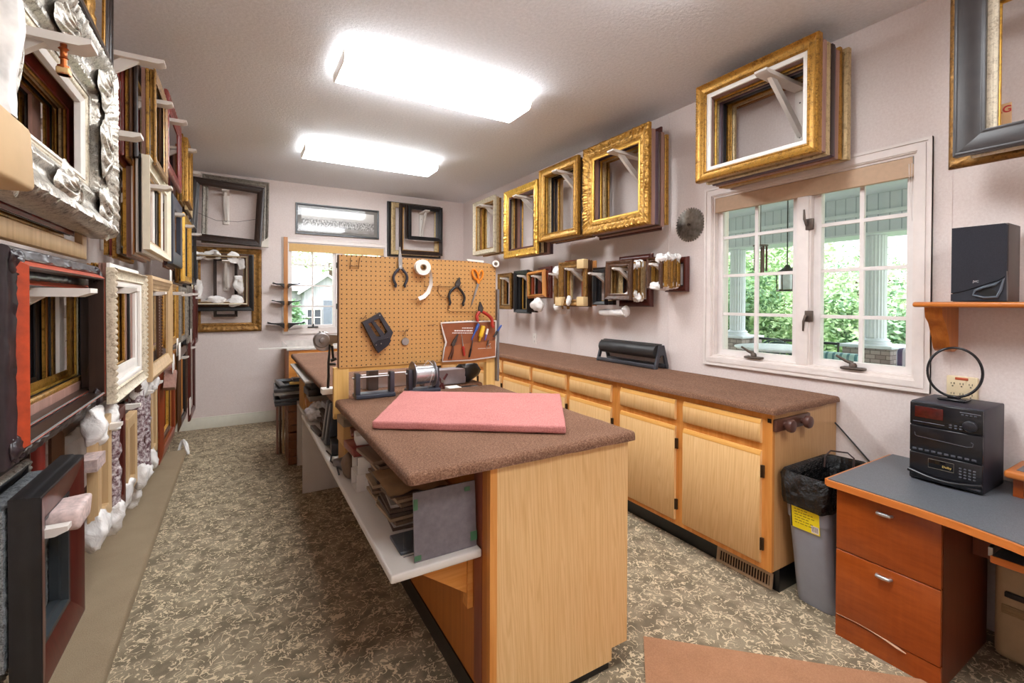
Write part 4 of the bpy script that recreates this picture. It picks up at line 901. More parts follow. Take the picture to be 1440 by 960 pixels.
bracket('L', 'inside the bright gold frame of the upper left row', 4.72, 2.06, .47, .24)
wh = 'black stack at the far end, upper left row'
stack('L', wh, 5.16, 5.74, 1.60, 2.08, .42, ['dark brown', 'black', ('charcoal', dict(fw=.07)), 'black', ('black', dict(u0=5.15, u1=5.76, z0=1.585, z1=2.17, tilt=0, fw=.07))], seedv=37, fw=.06)
bracket('L', 'inside the far black stack of the upper left row', 5.42, 2.08, .48, .24)

# ---- top row under the ceiling
wh = 'top row stack above the silver frame'
stack('L', wh, 1.55, 2.32, 2.335, 2.70, .38, ['gold', 'dark brown', ('carved gold', dict(u0=1.62)), ('dark brown', dict(u0=1.75, u1=2.36, tilt=.05))], seedv=41, fw=.07)
bracket('L', 'over the silver frame under the ceiling', 1.98, 2.66, .46, .26); bracket('L', 'at the right of the first top row stack', 2.80, 2.575, .49, .30, fit=False)
wh = 'long stack of the top left row'
lstack(wh, 2.12, 2.56, .44, [], sides=[('carved old gold', 221.5), ('gold', 216.5), ('beaded gold', 210.5), ('pinkish wood', 204.5), ('dark brown', 194), ('walnut', 187), ('gold', 182), ('dark red', 176), ('dark red', 168), ('gold', 158)], yref=200, sper=.017, seedv=43)
bracket('L', 'holding the long top row stack', 3.30, 2.555, .47, .24)
wh = 'carved red stack under the ceiling'
lstack(wh, 2.24, 2.62, NF+.02, [('carved red', dict(fw=.085, u0=3.47, u1=4.20, z0=2.215, z1=2.70, adj='wide carved red'))], sides=[('carved red', 223)], strips=[('walnut', 231, 233), ('old gold', 229, 231), ('carved red', 226, 229)], u0=3.6, yref=200, seedv=44)
bracket('L', 'holding the carved red frames', 3.76, 2.63, .50, .24)
wh = 'red and gold stack under the ceiling'
lstack(wh, 2.24, 2.69, NF+.02, [('gold', dict(fw=.065, u0=4.60, u1=5.06, z0=2.235, z1=2.755))], sides=[('gold', 253.5), ('bronze', 251), ('pinkish wood', 247.5), ('mauve', 243.5), ('dark red', 240.5), ('dark red', 238)], strips=[('gold', 259, 261), ('champagne', 257, 259)], u0=4.65, yref=220, seedv=45, reach=.3)
bracket('L', 'holding the red and gold frames', 4.70, 2.69, .49, .24)
wh = 'farthest top row stack at the corner'
stack('L', wh, 5.20, 5.72, 2.26, 2.68, NF, ['old gold', 'walnut', ('champagne', dict(fw=.05))], seedv=46, fw=.055)
bracket('L', 'holding the farthest top row frames', 5.46, 2.685, .47, .24)

# ---- middle row
wh = 'rust-banded stack of the middle left row'
lstack(wh, 1.085, 1.455, .341, [], strips=[('pinkish wood', 128, 138), ('carved silver', 123, 129), ('black', 118, 124), ('pale grey-gold', 108, 119), ('carved gold', 94, 109), ('white', 84, 90), ('beaded gold', 74, 83), ('honey wood', 65, 75), ('black', 52, 66), ('black', 38, 53)], u0=1.42, yref=450, seedv=51)
M_PURP = plain('#2e2428', .3, var=.35, scale=30)
def banded(u0, u1, z0, z1, n0, fd, mat, label, grp, ta, tb):
    o = thing('picture_frame', label, 'picture frame', place('L', (u0+u1)/2, n0, z0), grp, ROT['L']); w, h = u1-u0, z1-z0
    b = MB(); ring_mesh(b, w, h, 0, ta, [(0, 0, 0), (0, .30, .2), (.1, .42, .9), (.3, .46, .6), (.55, .50, .2), (.8, .62, .8), (.93, .60, .4), (1, .5, 0), (1, 0, 0)], fd, .006, 0, .012, 5.0, 0, 40); b.build('moulding', mat, o, local=True)
    b = MB(); ring_mesh(b, w, h, ta, tb, [(0, .5, 0), (.15, .62, .0), (.85, .97, .2), (.95, 1, 0), (1, .98, 0)], fd, .004, 0, .012, 8.0, 0, 60); b.build('rust_band', P_RUST, o, local=True)
    b = MB(); ring_mesh(b, w, h, tb, tb+.004, [(0, 0, 0), (0, .98, 0), (1, .93, 0), (1, 0, 0)], fd); b.build('sight_edge', W_DK, o, local=True)
    for i, (x, z) in enumerate(((-w/2+.035, .035), (w/2-.035, .035), (w/2-.035, h-.035), (-w/2+.035, h-.035))):
        b = MB(); b.sphere((x, -fd*.5, z), .03, (1, .3, 1), 22, 14); b.rumple(.008, 60, i*3); b.rumple(.004, 130, i); b.build('corner_ornament', mat, o, local=True, angle=70)
    o['_w'] = w; o['_h'] = h; o['_fw'] = tb+.004; return o
    return o
u_ = px(2, 500, X=-.416).y; b1 = px(18, 500, X=-.408).y
banded(u_-.10, 2.13, 1.055, 1.525, .343, .028, M_PURP, 'dark purple frame with a rust inner band, second in the front pair, middle left row', 'frames of the ' + wh, .055, .068)
LAST.append(banded(u_, 2.05, 1.072, 1.535, .374, .040, M_PURP, 'wide dark purple frame with a bright rust inner band, front of the middle left row', 'frames of the ' + wh, b1-u_, b1-u_+.014))
bracket('L', 'inside the wide rust-banded frame', 1.60, 1.45, .47, .26)
wh = 'white-fronted stack of the middle left row'
lstack(wh, 1.075, 1.475, NF, [('pale grey-gold', dict(fw=.065, u0=2.15, u1=2.80, z0=1.05, z1=1.54, style='bead', pitch=.022, adj='white rope-edged', lip=(P_WHT, .02)))], strips=[('white', 187, 195), ('pinkish wood', 181, 188), ('pinkish wood', 175, 181), ('carved gold', 168, 175), ('gold', 160, 168), ('honey wood', 154, 160), ('walnut', 149, 154)], u0=2.22, yref=460, seedv=52)
bracket('L', 'inside the white rope-edged frame', 2.42, 1.475, .44, .24)
wh = 'tan-fronted stack of the middle left row'
lstack(wh, 1.05, 1.475, NF, [('walnut', dict(fw=.05, u0=2.83, u1=3.55, z0=.98, z1=1.55, n=NF-.027, fd=.025, style='bead', pitch=.02, adj='scalloped walnut')), ('tan wood', dict(fw=.075, u0=2.93, u1=3.76, z0=1.01, z1=1.55, style='step', adj='grey-tan'))], strips=[('walnut', 231, 234), ('cherry', 228, 231), ('pinkish wood', 220, 228), ('champagne', 215, 220)], u0=2.95, yref=450, seedv=53, n_s=NF-.030)
bracket('L', 'inside the grey-tan frame', 3.25, 1.475, .44, .24)
wh = 'thin gold stack of the middle left row'
L = stack('L', wh, 3.88, 4.42, 1.10, 1.49, NF, ['white', 'walnut', 'gold', 'honey wood', 'gold', ('gold', dict(u0=3.87, u1=4.45, z0=1.10, z1=1.545, tilt=0))], seedv=54, fw=.045)
paper_tag(L[-1], -.21, -.06, .08, .12); paper_tag(L[-2], -.26, .42, .09, .11)
bracket('L', 'inside the thin gold frames', 4.10, 1.49, .45, .24)
wh = 'small dark stack of the middle left row'
L = stack('L', wh, 4.55, 4.98, 1.10, 1.49, NF+.01, ['dark brown', 'bronze', 'walnut', ('grey', dict(u0=4.53, u1=5.0, z0=1.08, z1=1.54, tilt=0))], seedv=55, fw=.05)
paper_tag(L[-1], .10, -.02, .05, .12)
bracket('L', 'inside the small dark middle stack', 4.76, 1.492, .46, .24)
wh = 'black carved stack of the middle left row'
stack('L', wh, 5.12, 5.50, 1.04, 1.50, .41, ['dark brown', 'black', ('black', dict(fw=.07)), ('carved grey', dict(fw=.06, u0=5.10, u1=5.52, z0=1.03, z1=1.565, tilt=0, adj='black and silver carved'))], seedv=56, fw=.06)
bracket('L', 'inside the black and silver carved frame', 5.30, 1.50, .47, .24)
wh = 'last dark stack of the middle left row'
stack('L', wh, 5.60, 5.94, .99, 1.47, .42, ['mahogany', 'dark brown', ('mahogany', dict(u0=5.60, u1=5.95, z0=.98, z1=1.54, tilt=0))], seedv=57, fw=.06)
bracket('L', 'inside the last dark middle stack', 5.77, 1.47, .47, .24)

# ---- bottom row
grp = 'frames of the black and mahogany stack, lowest left row'
def deep(u0, u1, z0, z1, n0, fw, fd, face, label):
    o = thing('picture_frame', label, 'picture frame', place('L', (u0+u1)/2, n0, z0), grp, ROT['L']); w, h = u1-u0, z1-z0
    b = MB(); ring_mesh(b, w, h, 0, .010, [(0, 0, 0), (0, .50, 0), (.25, .56, 0), (.3, .74, 0), (.5, .97, 0), (1, 1, 0), (1, 0, 0)], fd); b.build('side', P_BLK, o, local=True)
    b = MB(); ring_mesh(b, w, h, .010, fw*.80, [(0, 0, 0), (0, 1, 0), (.10, .99, 0), (.55, .88, 0), (1, .70, 0), (1, 0, 0)], fd); b.build('moulding', face, o, local=True)
    b = MB(); ring_mesh(b, w, h, fw*.80, fw, [(0, 0, 0), (0, .72, 0), (.5, .70, 0), (.6, .42, 0), (1, .36, 0), (1, 0, 0)], fd); b.build('sight_edge', plain('#2c3033', .35, var=.2), o, local=True)
    return o
deep(1.20, 1.80, .42, .98, .05, .09, .075, P_BLK, 'plain black frame hung against the wall, lowest left row')
deep(1.30, 1.82, .43, .97, .13, .08, .06, P_BLK, 'black frame with worn edges, third from the front of the lowest left row')
a_ = px(70, 780, X=-.44).y; c_ = px(92, 780, X=-.44).y
o1 = thing('picture_frame', 'black frame with a silvery scroll panel and gold rope, inside the mahogany front frame', 'picture frame', place('L', (1.50+c_)/2, .285, .56), grp, ROT['L']); w, h = c_-1.50, .375; f_ = c_-a_
b = MB(); ring_mesh(b, w, h, 0, f_, [(0, 0, 0), (0, .9, .3), (.15, 1, 1), (.85, .95, 1), (1, .8, 0), (1, 0, 0)], .05, .006, 0, .005, 3, 0, 60); b.build('scroll_panel', gilt('#9aa0a4', '#191a1c', .35, 70, .4, .8), o1, local=True)
b = MB(); ring_mesh(b, w, h, f_, f_+.016, [(0, 0, 0), (0, .6, 0), (.3, .95, 1), (.7, .95, 1), (1, .6, 0), (1, 0, 0)], .05, 0, .014, .0035); b.build('rope_edge', G_BRT, o1, local=True)
b = MB(); ring_mesh(b, w, h, f_+.016, f_+.05, [(0, 0, 0), (0, .55, 0), (1, .5, 0), (1, 0, 0)], .05); b.build('inner_slip', W_HON, o1, local=True)
o2 = deep(1.44, 1.84, .455, .962, .20, .065, .08, P_BLK, 'black frame with a silver rope edge, behind the mahogany front one'); w, h = .40, .507
b = MB(); ring_mesh(b, w, h, -.004, .010, [(0, .86, 0), (0, .95, .6), (.5, 1.06, 1), (1, .97, .6), (1, .86, 0)], .08, 0, .016, .004); b.build('rope_edge', G_SIL, o2, local=True)
o3 = deep(1.505, 1.872, .47, .957, .337, .105, .055, W_MAH, 'mahogany frame with a black side, front of the lowest left row')
bracket('L', 'inside the mahogany front frame of the lowest row', 1.60, .845, .42, .20)
o = o3; b = MB(); b.bbox((-.07, -.10, .345), (.055, .0, .40), .012, 3); b.rumple(.012, 26, 1.0); b.build('wrapping_scrap', plain('#c9b2ac', .6, var=.25, scale=60), o, local=True)
wh = 'wrapped frames of the lowest left row'
def wrapped(label, xl, xr, yt, yb, mat, top=True, bottom=True, purple=False, width=.26, n=.345, X_=-.425, fd=.03):
    a, c = px(xl, 660, X=X_).y, px(xr, 660, X=X_).y; z1, z0 = px(xl, yt, X=X_).z, px(xl, yb, X=X_).z; f = min(max(c-a, .025), .05)
    o = frame('L', a, a+width, z0, z1, n, f, fd, 'flat', mat, label, 'frames of the ' + wh); xx = -width/2+f/2; h = z1-z0
    if purple: side_wrap(o, xx, .03, h-.03, f*.62, xl, -fd*.55)
    if top: wrap(o, (xx, -fd*.6, h-.01), .062, (.8, .55, 1.15), xl*.7)
    if bottom: wrap(o, (xx, -fd*.6, .01), .062, (.8, .55, 1.1), xl*1.3)
    LAST.append(o); return o
LAST.clear()
W = [wrapped('tan wood frame with white wrapping on both ends, nearest in the wrapped row', 138, 150, 597, 750, W_TAN, width=.20),
     wrapped('frame wound in mauve bubble wrap beside the tan wrapped one', 160, 175, 582, 735, W_MAH, purple=True, width=.22),
     wrapped('tan wood frame between two bubble-wrapped frames of the wrapped row', 180, 187, 590, 700, W_TAN, top=False, width=.22),
     wrapped('frame wound in mauve bubble wrap, middle of the wrapped row', 187, 193, 585, 700, W_MAH, purple=True, width=.11, n=.31, X_=-.46),
     wrapped('left frame of the bubble-wrapped pair in the wrapped row', 196, 204, 540, 672, W_MAH, purple=True, width=.13),
     wrapped('right frame of the bubble-wrapped pair in the wrapped row', 204.5, 213, 538, 668, W_MAH, purple=True, width=.18),
     wrapped('tan wood frame with white wrapping at the far end of the wrapped row', 214, 218, 537, 645, W_TAN, width=.2)]
b = MB(); b.box((-.21, -.05, .245), (-.10, .0, .253)); b.box((-.21, -.05, .253), (-.10, .0, .285)); b.build('foam_block', plain('#b7a19c', .7, var=.3, scale=90), W[0], local=True)
wh = 'dark stack hung behind the wrapped row'
stack('L', wh, 2.02, 3.45, .46, .95, .29, ['mahogany', 'dark brown', ('dark red', dict(u0=2.0, z0=.42)), ('walnut', dict(u0=2.05, u1=3.5))], seedv=61, fw=.09)
for u in (2.28, 2.66, 3.02, 3.36): bracket('L', 'holding the wrapped row, ' + {2.28: 'nearest of four', 2.66: 'second of four', 3.02: 'third of four', 3.36: 'farthest of four'}[u], u, .955, .41, .16, fit=False)
wh = 'brown stack of the lowest left row'
L = stack('L', wh, 3.70, 4.45, .40, .94, NF-.02, ['mahogany', 'dark brown', ('grey', dict(u0=3.62)), ('cherry', dict(fw=.07)), ('walnut', dict(fw=.08)), ('cherry', dict(fw=.09, u0=3.72, u1=4.48, z0=.36, z1=1.01, tilt=0))], seedv=64, fw=.06)
paper_tag(L[-1], -.28, .58, .10, .12, -.07); paper_tag(L[-2], -.10, .60, .10, .12, -.12)
b = MB(); b.prism([(-.40, .50), (-.30, .60), (-.24, .58), (-.33, .47)], -.09, -.03, 'y'); b.build('corner_block', W_PINK, L[-1], local=True)
bracket('L', 'holding the brown frames of the lowest row', 4.05, .925, .40, .18)
wh = 'tagged stack of the lowest left row'
L = stack('L', wh, 4.60, 5.10, .40, .95, NF, ['walnut', 'honey wood', ('honey wood', dict(fw=.07)), ('walnut', dict(fw=.07, u0=4.58, u1=5.12, z0=.36, z1=1.02, tilt=0))], seedv=65, fw=.06)
paper_tag(L[-1], -.10, .10, .09, .14, -.07)
bracket('L', 'holding the tagged frames of the lowest row', 4.85, .95, .42, .18)
wh = 'far dark stack of the lowest left row'
stack('L', wh, 5.22, 5.72, .42, .98, .41, ['dark brown', ('grey', dict(fw=.05)), ('mahogany', dict(fw=.06, u0=5.20, u1=5.75, z0=.30, z1=1.05, tilt=0))], seedv=66, fw=.06)
bracket('L', 'holding the far dark frames of the lowest row', 5.46, .985, .43, .18)
# crumpled clear sheet at the far end of the carpeted step
b = MB(); b.smooth = True
for i in range(2):
    p = [Vector((-.50+.09*k/8, 5.20+.05*math.sin(k*.6)+i*.05, .01+.10*max(0, math.sin(PI*k/8)))) for k in range(9)]; b.tube([q+Vector((.0, 0, .0)) for q in p], .012, 6)
b.rumple(.01, 30, 2); tag(b.build('plastic_sheet', M_WRAP), 'curl of clear plastic sheet at the far end of the carpeted step', 'plastic sheet')
# ------------------------------------------------------------------ things on the pegboard
PF = PGY-.001                                                        # face of the pegboard
def pgp(x, y, off=0.0): return px(x, y, Y=PF-off)
M_STEEL = plain('#a9a6a3', .28, .9); M_GRIPD = plain('#33313a', .5); M_REDG = plain('#b23325', .4); M_ORNG = plain('#f08a1c', .35, var=.05)
M_COPW = plain('#7d5636', .4, .6); M_DKST = plain('#56504d', .35, .7)
def hook(o, x, y, w=.0, up=.0, name='peg_hook'):
    a = pgp(x, y); b = MB(); b.tube([a, a+Vector((0, -.03, 0)), a+Vector((0, -.036, .014))], .0022, 6); return b.build(name, M_COPW, o)
def pliers(label, jaw, piv, g1, g2, grip, jawm, off=.018, wj=.009, wg=.0075, bow=.3):
    """two-lever pliers lying against the board: jaw tip, pivot and the two grip ends as picture points"""
    J, P, A, B = (pgp(*q, off) for q in (jaw, piv, g1, g2)); base = Vector(((A.x+B.x)/2, PF-off, min(A.z, B.z)))
    o = thing('pliers', label, 'pliers', base); ax = (J-P).normalized(); sd = Vector((ax.z, 0, -ax.x))
    if (A-P).dot(sd) < 0: sd = -sd
    b = MB()
    for s_ in (-1, 1):
        q = [P+sd*s_*wj*1.1, P+sd*s_*wj*1.2+ax*(J-P).length*.35, J+sd*s_*.0016, J, P]
        vs = [v+Vector((0, -.006, 0)) for v in q]+[v+Vector((0, .006, 0)) for v in q]; n = len(q)
        b.add(vs, [tuple(range(n)), tuple(range(n, 2*n))]+[(i, (i+1) % n, n+(i+1) % n, n+i) for i in range(n)])
    b.lathe([(.004, -.010), (.010, -.009), (.010, .009), (.004, .010)], P, (0, 1, 0), n=16); b.build('jaws', jawm, o)
    for E in (A, B):
        s_ = 1 if (E-P).dot(sd) > 0 else -1; L = (E-P).length; out = sd*s_*L*bow
        pts = []
        for k in range(9):
            t_ = k/8; pts.append(P.lerp(E, t_)+out*(math.sin(PI*min(1, t_*1.15))*.75 if t_ < .87 else math.sin(PI*min(1, t_*1.15))*.75))
        b = MB(); b.tube(pts, [wg*.8]+[wg]*7+[wg*.85], 10); b.build('handle', grip, o)
    return o
o = pliers('long-nose pliers with dark purple grips hanging at the top of the pegboard', (562, 347), (563, 376), (556, 404), (570, 404), M_GRIPD, M_STEEL); 
pliers('black tile nippers hanging from the wire rack on the pegboard', (646, 390), (643, 402), (632, 429), (652, 430), plain('#231f20', .45), M_DKST, wj=.013)
pliers('diagonal cutters with red grips standing above the tool pouch', (675, 424), (676, 437), (671, 452), (694, 460), M_REDG, M_DKST, off=.05, wj=.013, wg=.0105)
# masking tape roll with its loose end
c = pgp(594, 376, .03); o = thing('tape_roll', 'roll of white tape with a long loose end hanging on the pegboard', 'tape', (c.x, PF-.02, c.z-.045))
b = MB(); b.lathe([(.018, -.018), (.044, -.018), (.044, .018), (.018, .018), (.018, -.018)], c, (0, 1, 0), n=36, cap=False); b.build('roll', plain('#f0ebe2', .5, var=.03), o)
b = MB(); b.lathe([(.014, -.0185), (.019, -.0185), (.019, .0185), (.014, .0185), (.014, -.0185)], c, (0, 1, 0), n=30, cap=False); b.build('core', plain('#a48c70', .6), o)
b = MB(); pts = [pgp(604, 378, .03), pgp(606, 388, .03), pgp(606, 400, .03), pgp(602, 411, .032), pgp(596, 417, .034), pgp(589, 420, .036)]
vs = []; 
for i, q in enumerate(pts):
    d = (pts[min(i+1, 5)]-pts[max(i-1, 0)]).normalized(); nn = Vector((d.z, 0, -d.x)); tw = min(1, i/3)
    e = Vector((0, .016*(1-tw*.75), 0))+nn*.011*tw; vs += [q-e, q+e]
for th in (0, .0008): pass
b.add(vs, [(2*i, 2*i+1, 2*i+3, 2*i+2) for i in range(5)]); b.add([v+Vector((.0012, .0006, .0006)) for v in vs], [(2*i, 2*i+2, 2*i+3, 2*i+1) for i in range(5)]); b.build('loose_end', plain('#f0ebe2', .5, var=.03), o)
# second, nearly used tape on the corner of the board, with its strip
c = px(697, 371, Y=PF-.014); o = thing('tape_roll', 'thin small tape roll clipped at the upper right corner of the pegboard', 'tape', (c.x, PF-.03, c.z-.022))
b = MB(); b.lathe([(.012, -.012), (.021, -.012), (.021, .012), (.012, .012), (.012, -.012)], c, (.35, 1, 0), n=28, cap=False); b.build('roll', plain('#f0ebe2', .5, var=.03), o)
a_, b_ = pgp(656, 365, .001), pgp(680, 367, .001); b = MB(); b.prism([(a_.x, a_.z+.004), (b_.x, b_.z+.002), (b_.x, b_.z-.010), (a_.x+.008, a_.z-.008)], PF-.004, PF, 'y'); b.build('strip', plain('#f0ebe2', .5, var=.03), o)
# scissors
o = thing('scissors', 'orange-handled scissors hanging point down on the pegboard', 'scissors', tuple(pgp(661, 433, .012)))
P = pgp(673, 398, .014)
for tip, hc, s_ in (((661, 433), (667, 382), -1), ((663, 430), (677, 383), 1)):
    T = pgp(*tip, .014+.003*s_); H = pgp(*hc, .014+.003*s_); d = (T-P).normalized(); n_ = Vector((d.z, 0, -d.x))
    q = [P-d*.012+n_*.007, P+n_*.009, P.lerp(T, .5)+n_*.006, T, P.lerp(T, .5)-n_*.004, P-n_*.007]; vs = [v+Vector((0, -.0012, 0)) for v in q]+[v+Vector((0, .0012, 0)) for v in q]; n = len(q)
    b = MB(); b.add(vs, [tuple(range(n)), tuple(range(n, 2*n))]+[(i, (i+1) % n, n+(i+1) % n, n+i) for i in range(n)]); b.build('blade', M_STEEL, o)
    b = MB(); u_ = (H-P).normalized(); w_ = Vector((u_.z, 0, -u_.x)); L = (H-P).length*1.05
    b.tube([P+u_*(L*.72)+u_*(L*.42)*math.cos(2*PI*k/20)+w_*(.016 if s_ < 0 else .014)*math.sin(2*PI*k/20) for k in range(20)], .0058, 8, closed=True); b.tube([P-u_*.004, P+u_*L*.35], .007, 8); b.build('handle', M_ORNG, o)
# staple gun, tilted
def rot2(poly, c, a): ca, sa = math.cos(a), math.sin(a); return [(c[0]+x*ca-z*sa, c[1]+x*sa+z*ca) for x, z in poly]
A = [pgp(*q, .02) for q in ((509, 452), (534, 440), (552, 468), (546, 483), (531, 496))]
o = thing('staple_gun', 'dark grey staple gun hanging slanted on the pegboard', 'staple gun', tuple(pgp(531, 496, .02))); M_SG = plain('#36343a', .4, .2)
def plate(name, pts, y0, y1, mat, par=o):
    b = MB(); b.prism([(q.x, q.z) for q in pts], y0, y1, 'y'); return b.build(name, mat, par)
pk = lambda *L: [pgp(*q, .02) for q in L]
def loop_plate(name, outer, inner, y0, y1, mat, par):
    n = len(outer); b = MB(); vs = [(q.x, y, q.z) for y in (y0, y1) for q in outer+inner]; m = 2*n; fs = []
    for i in range(n):
        j = (i+1) % n
        fs += [(i, j, n+j, n+i), (m+i, m+n+i, m+n+j, m+j), (i, m+i, m+j, j), (n+i, n+j, m+n+j, m+n+i)]
    b.add(vs, fs); return b.build(name, mat, par)
loop_plate('body', pk((509, 453), (522, 446), (534, 439), (552, 467), (545, 484), (531, 496)), pk((517, 455), (526, 450), (533, 447), (544, 466), (538, 473), (529, 473)), PF-.034, PF-.006, M_SG, o)
plate('lever', pk((520, 450), (524, 449), (541, 470), (536, 474)), PF-.028, PF-.012, M_SG); plate('magazine', pk((524, 484), (530, 478), (545, 474), (549, 478), (545, 485), (531, 496)), PF-.038, PF-.004, plain('#2b2a30', .3, .4))
b = MB(); 
for q in ((529, 485), (536, 483), (534, 443)): b.lathe([(.004, 0), (.003, .003)], pgp(*q, .038), (0, -1, 0), n=10)
b.build('rivet', M_STEEL, o)
# round tag on a hook, other hooks and wire racks
c = pgp(570, 480, .012); o = thing('round_tag', 'small round grey metal tag hanging from a hook on the pegboard', 'tag', (c.x, c.y, c.z-.02)); b = MB(); b.lathe([(.020, -.003), (.022, 0), (.020, .003)], c, (0, 1, 0), n=26); b.build('disc', plain('#9c9792', .35, .6), o)
b = MB(); b.tube([pgp(570, 473, .014), pgp(570, 465, .018), pgp(572, 463, .02)], .0013, 6); b.build('ring_wire', M_DKST, o)
def wire(label, pts, r=.0022, off=.012, name='peg_hook'):
    b = MB()
    for L in pts: b.tube([pgp(x, y, off+(.001 if i % 2 else 0)) for i, (x, y) in enumerate(L)], r, 6)
    return tag(b.build(name, M_COPW), label, 'hook')
wire('double-pronged wire hook at the upper left of the pegboard', [[(493, 362), (493, 368), (492, 378)], [(506, 362), (505, 368), (504, 378)], [(491, 374), (506, 374)]])
wire('bent wire hook just above the staple gun', [[(506, 448), (511, 448), (515, 443)]])
wire('wire hook carrying the round tag', [[(559, 466), (570, 466), (575, 462)]])
wire('short brass hook below the loose tape end', [[(577, 421), (583, 421), (587, 419)]]); wire('short brass hook left of the tool pouch', [[(601, 457), (608, 457), (612, 456)]])
wire('long wire hook rack under the tape roll with a coiled wire loop', [[(597, 398), (597, 402), (600, 403), (645, 403), (650, 401)], [(620, 400), (616, 402), (616, 410), (620, 417), (628, 418), (632, 413), (632, 406)], [(630, 430), (630, 436), (634, 438), (668, 438), (671, 436)]])
# brown tool pouch with white binding
o = thing('tool_pouch', 'brown vinyl tool pouch with white edging at the lower right of the pegboard', 'tool pouch', tuple(pgp(660, 508, .01)))
outl = [(620, 454), (640, 453), (658, 452), (677, 452), (697, 451), (697, 476), (696, 501), (660, 506), (622, 508), (624, 494), (627, 481), (623, 467)]
P3 = [pgp(x, y, .016) for x, y in outl]; M_VIN = plain('#8c4f30', .3, var=.12, scale=14)
b = MB(); b.prism([(q.x, q.z) for q in P3], PF-.018, PF-.012, 'y'); b.build('backing', M_VIN, o)
b = MB(); b.prism([(q.x, q.z) for q in pk((626, 487), (640, 485), (660, 482), (696, 478), (696, 500), (660, 505), (623, 507))], PF-.026, PF-.020, 'y'); b.build('pocket', plain('#a0603c', .25, var=.12, scale=14), o)
b = MB(); b.tube([q+Vector((0, -.002, 0)) for q in P3], .0055, 6, closed=True); b.build('binding', P_WHT, o)
b = MB()
for (x, y, w_, h_) in ((650, 460.5, 15, 1.1), (639, 464, 26, 1.6), (636, 467.5, 29, 1.0)):
    k = 0.0; rnd = random.Random(int(x))
    while k < w_:
        l_ = rnd.uniform(1.2, 3.4); q0, q1 = pgp(x+k, y, .0185), pgp(min(x+k+l_, x+w_), y+h_, .0185); b.box((q0.x, PF-.0187, q1.z), (q1.x, PF-.0180, q0.z)); k += l_+.7
b.build('printed_lines', P_WHT, o)
b = MB(); q0 = pgp(672, 490, .027); q1 = pgp(691, 489.3, .027); b.box((q0.x, PF-.0272, q0.z-.001), (q1.x, PF-.0262, q0.z+.001)); b.tube([pgp(690, 483, .0275), pgp(687, 485, .0275), pgp(690, 486.5, .0275), pgp(688, 488, .0275)], .0013, 5); b.build('pocket_print', P_WHT, o)
def stick(name, label, cat, a, bq, r0, r1, mat, off=.036, split=.5, mat2=None):
    A_, B_ = pgp(*a, off), pgp(*bq, off); o = thing(name, label, cat, tuple(min((A_, B_), key=lambda v: v.z)))
    m_ = A_.lerp(B_, split); b = MB(); b.tube([A_, A_.lerp(m_, .1), m_], [r0*.8, r0, r0], 10); b.build('handle', mat, o)
    b = MB(); b.tube([m_, m_.lerp(B_, .1), B_], [r0*.6, r1, r1*.6], 8); b.build('shaft', mat2 or M_STEEL, o); return o
M_BLU = plain('#2b50a0', .35); M_YEL = plain('#e2b01e', .35)
stick('screwdriver', 'blue-handled tool standing in the middle of the tool pouch', 'screwdriver', (673, 455), (663, 478), .010, .006, M_BLU, split=.42, mat2=M_BLU)
stick('cutter', 'yellow flat tool in the tool pouch beside the blue one', 'cutter', (680, 458), (674, 480), .014, .010, M_YEL, split=.7, mat2=plain('#c88d1c', .4))
stick('craft_knife', 'dark blue pen tool sticking out over the right edge of the pouch', 'knife', (705, 457), (694, 474), .006, .008, M_BLU, mat2=P_BLK)
stick('marker', 'white and purple marker at the right of the tool pouch', 'marker', (686, 462), (682, 478), .007, .006, P_WHT, mat2=plain('#6a5aa0', .4))
stick('screwdriver', 'red-handled screwdriver low in the middle of the tool pouch', 'screwdriver', (653, 500), (649, 470), .008, .0035, M_REDG, split=.45)
stick('wrench', 'dark thin wrench hanging low in the tool pouch, nearest the white tag', 'wrench', (660, 502), (665, 478), .006, .005, P_BLK, mat2=M_DKST)
pliers('small dark pliers with brown grips at the left of the tool pouch', (644, 470), (637, 484), (631, 505), (635, 505), plain('#5c3524', .4), M_DKST, off=.034, wj=.008, wg=.005, bow=.08)
stick('awl', 'thin awl with a short tip at the right side of the pouch', 'awl', (687, 478), (684, 490), .006, .003, plain('#4a352c', .4))
# ---- under the board: spool stands and odds and ends
ZB = .921
def spool_stand(label, x0, x1, y, z, full):
    o = thing('spool_stand', label, 'spool stand', ((x0+x1)/2, y, z)); b = MB(); b.bbox((x0, y-.05, z), (x1, y+.05, z+.02), .003); b.build('base', P_BLUE, o)
    for x in (x0+.012, x1-.012):
        b = MB(); b.bbox((x-.012, y-.03, z+.018), (x+.012, y+.02, z+.128), .003); b.build('upright', plain('#39363f', .45), o)
    b = MB(); b.cyl((x0-.012, y-.005, z+.105), (x1+.002, y-.005, z+.105), .005, 10); b.build('axle', M_STEEL, o)
    if full:
        zc = z+.098; xa, xb = x0+.030, x1-.030
        b = MB()
        for x in (xa, xb): b = MB(); b.lathe([(.006, -.002), (.072, -.002), (.072, .002), (.006, .002)], (x, y-.005, zc), (1, 0, 0), n=36); b.build('flange', plain('#8f8f94', .3, .6), o)
        b = MB(); n = 30; prof = []
        for k in range(n+1): prof += [(.052+.0016*(k % 2), xa+.003+(xb-xa-.006)*k/n-xa)]
        b.lathe(prof, (xa, y-.005, zc), (1, 0, 0), n=36); b.build('wire_winding', plain('#c3c3c6', .25, .8), o)
        b = MB(); b.tube([(xb-.02, y-.055, zc+.03), (xb-.03, y-.075, zc+.0), (xb-.045, y-.07, zc-.05), (xb-.05, y-.06, zc-.075)], .0015, 5); b.tube([(xa+.06, y-.02, zc+.052), (xb-.03, y-.01, zc+.075), (xb-.005, y-.02, zc+.05)], .0015, 5); b.build('loose_wire', M_STEEL, o)
    return o
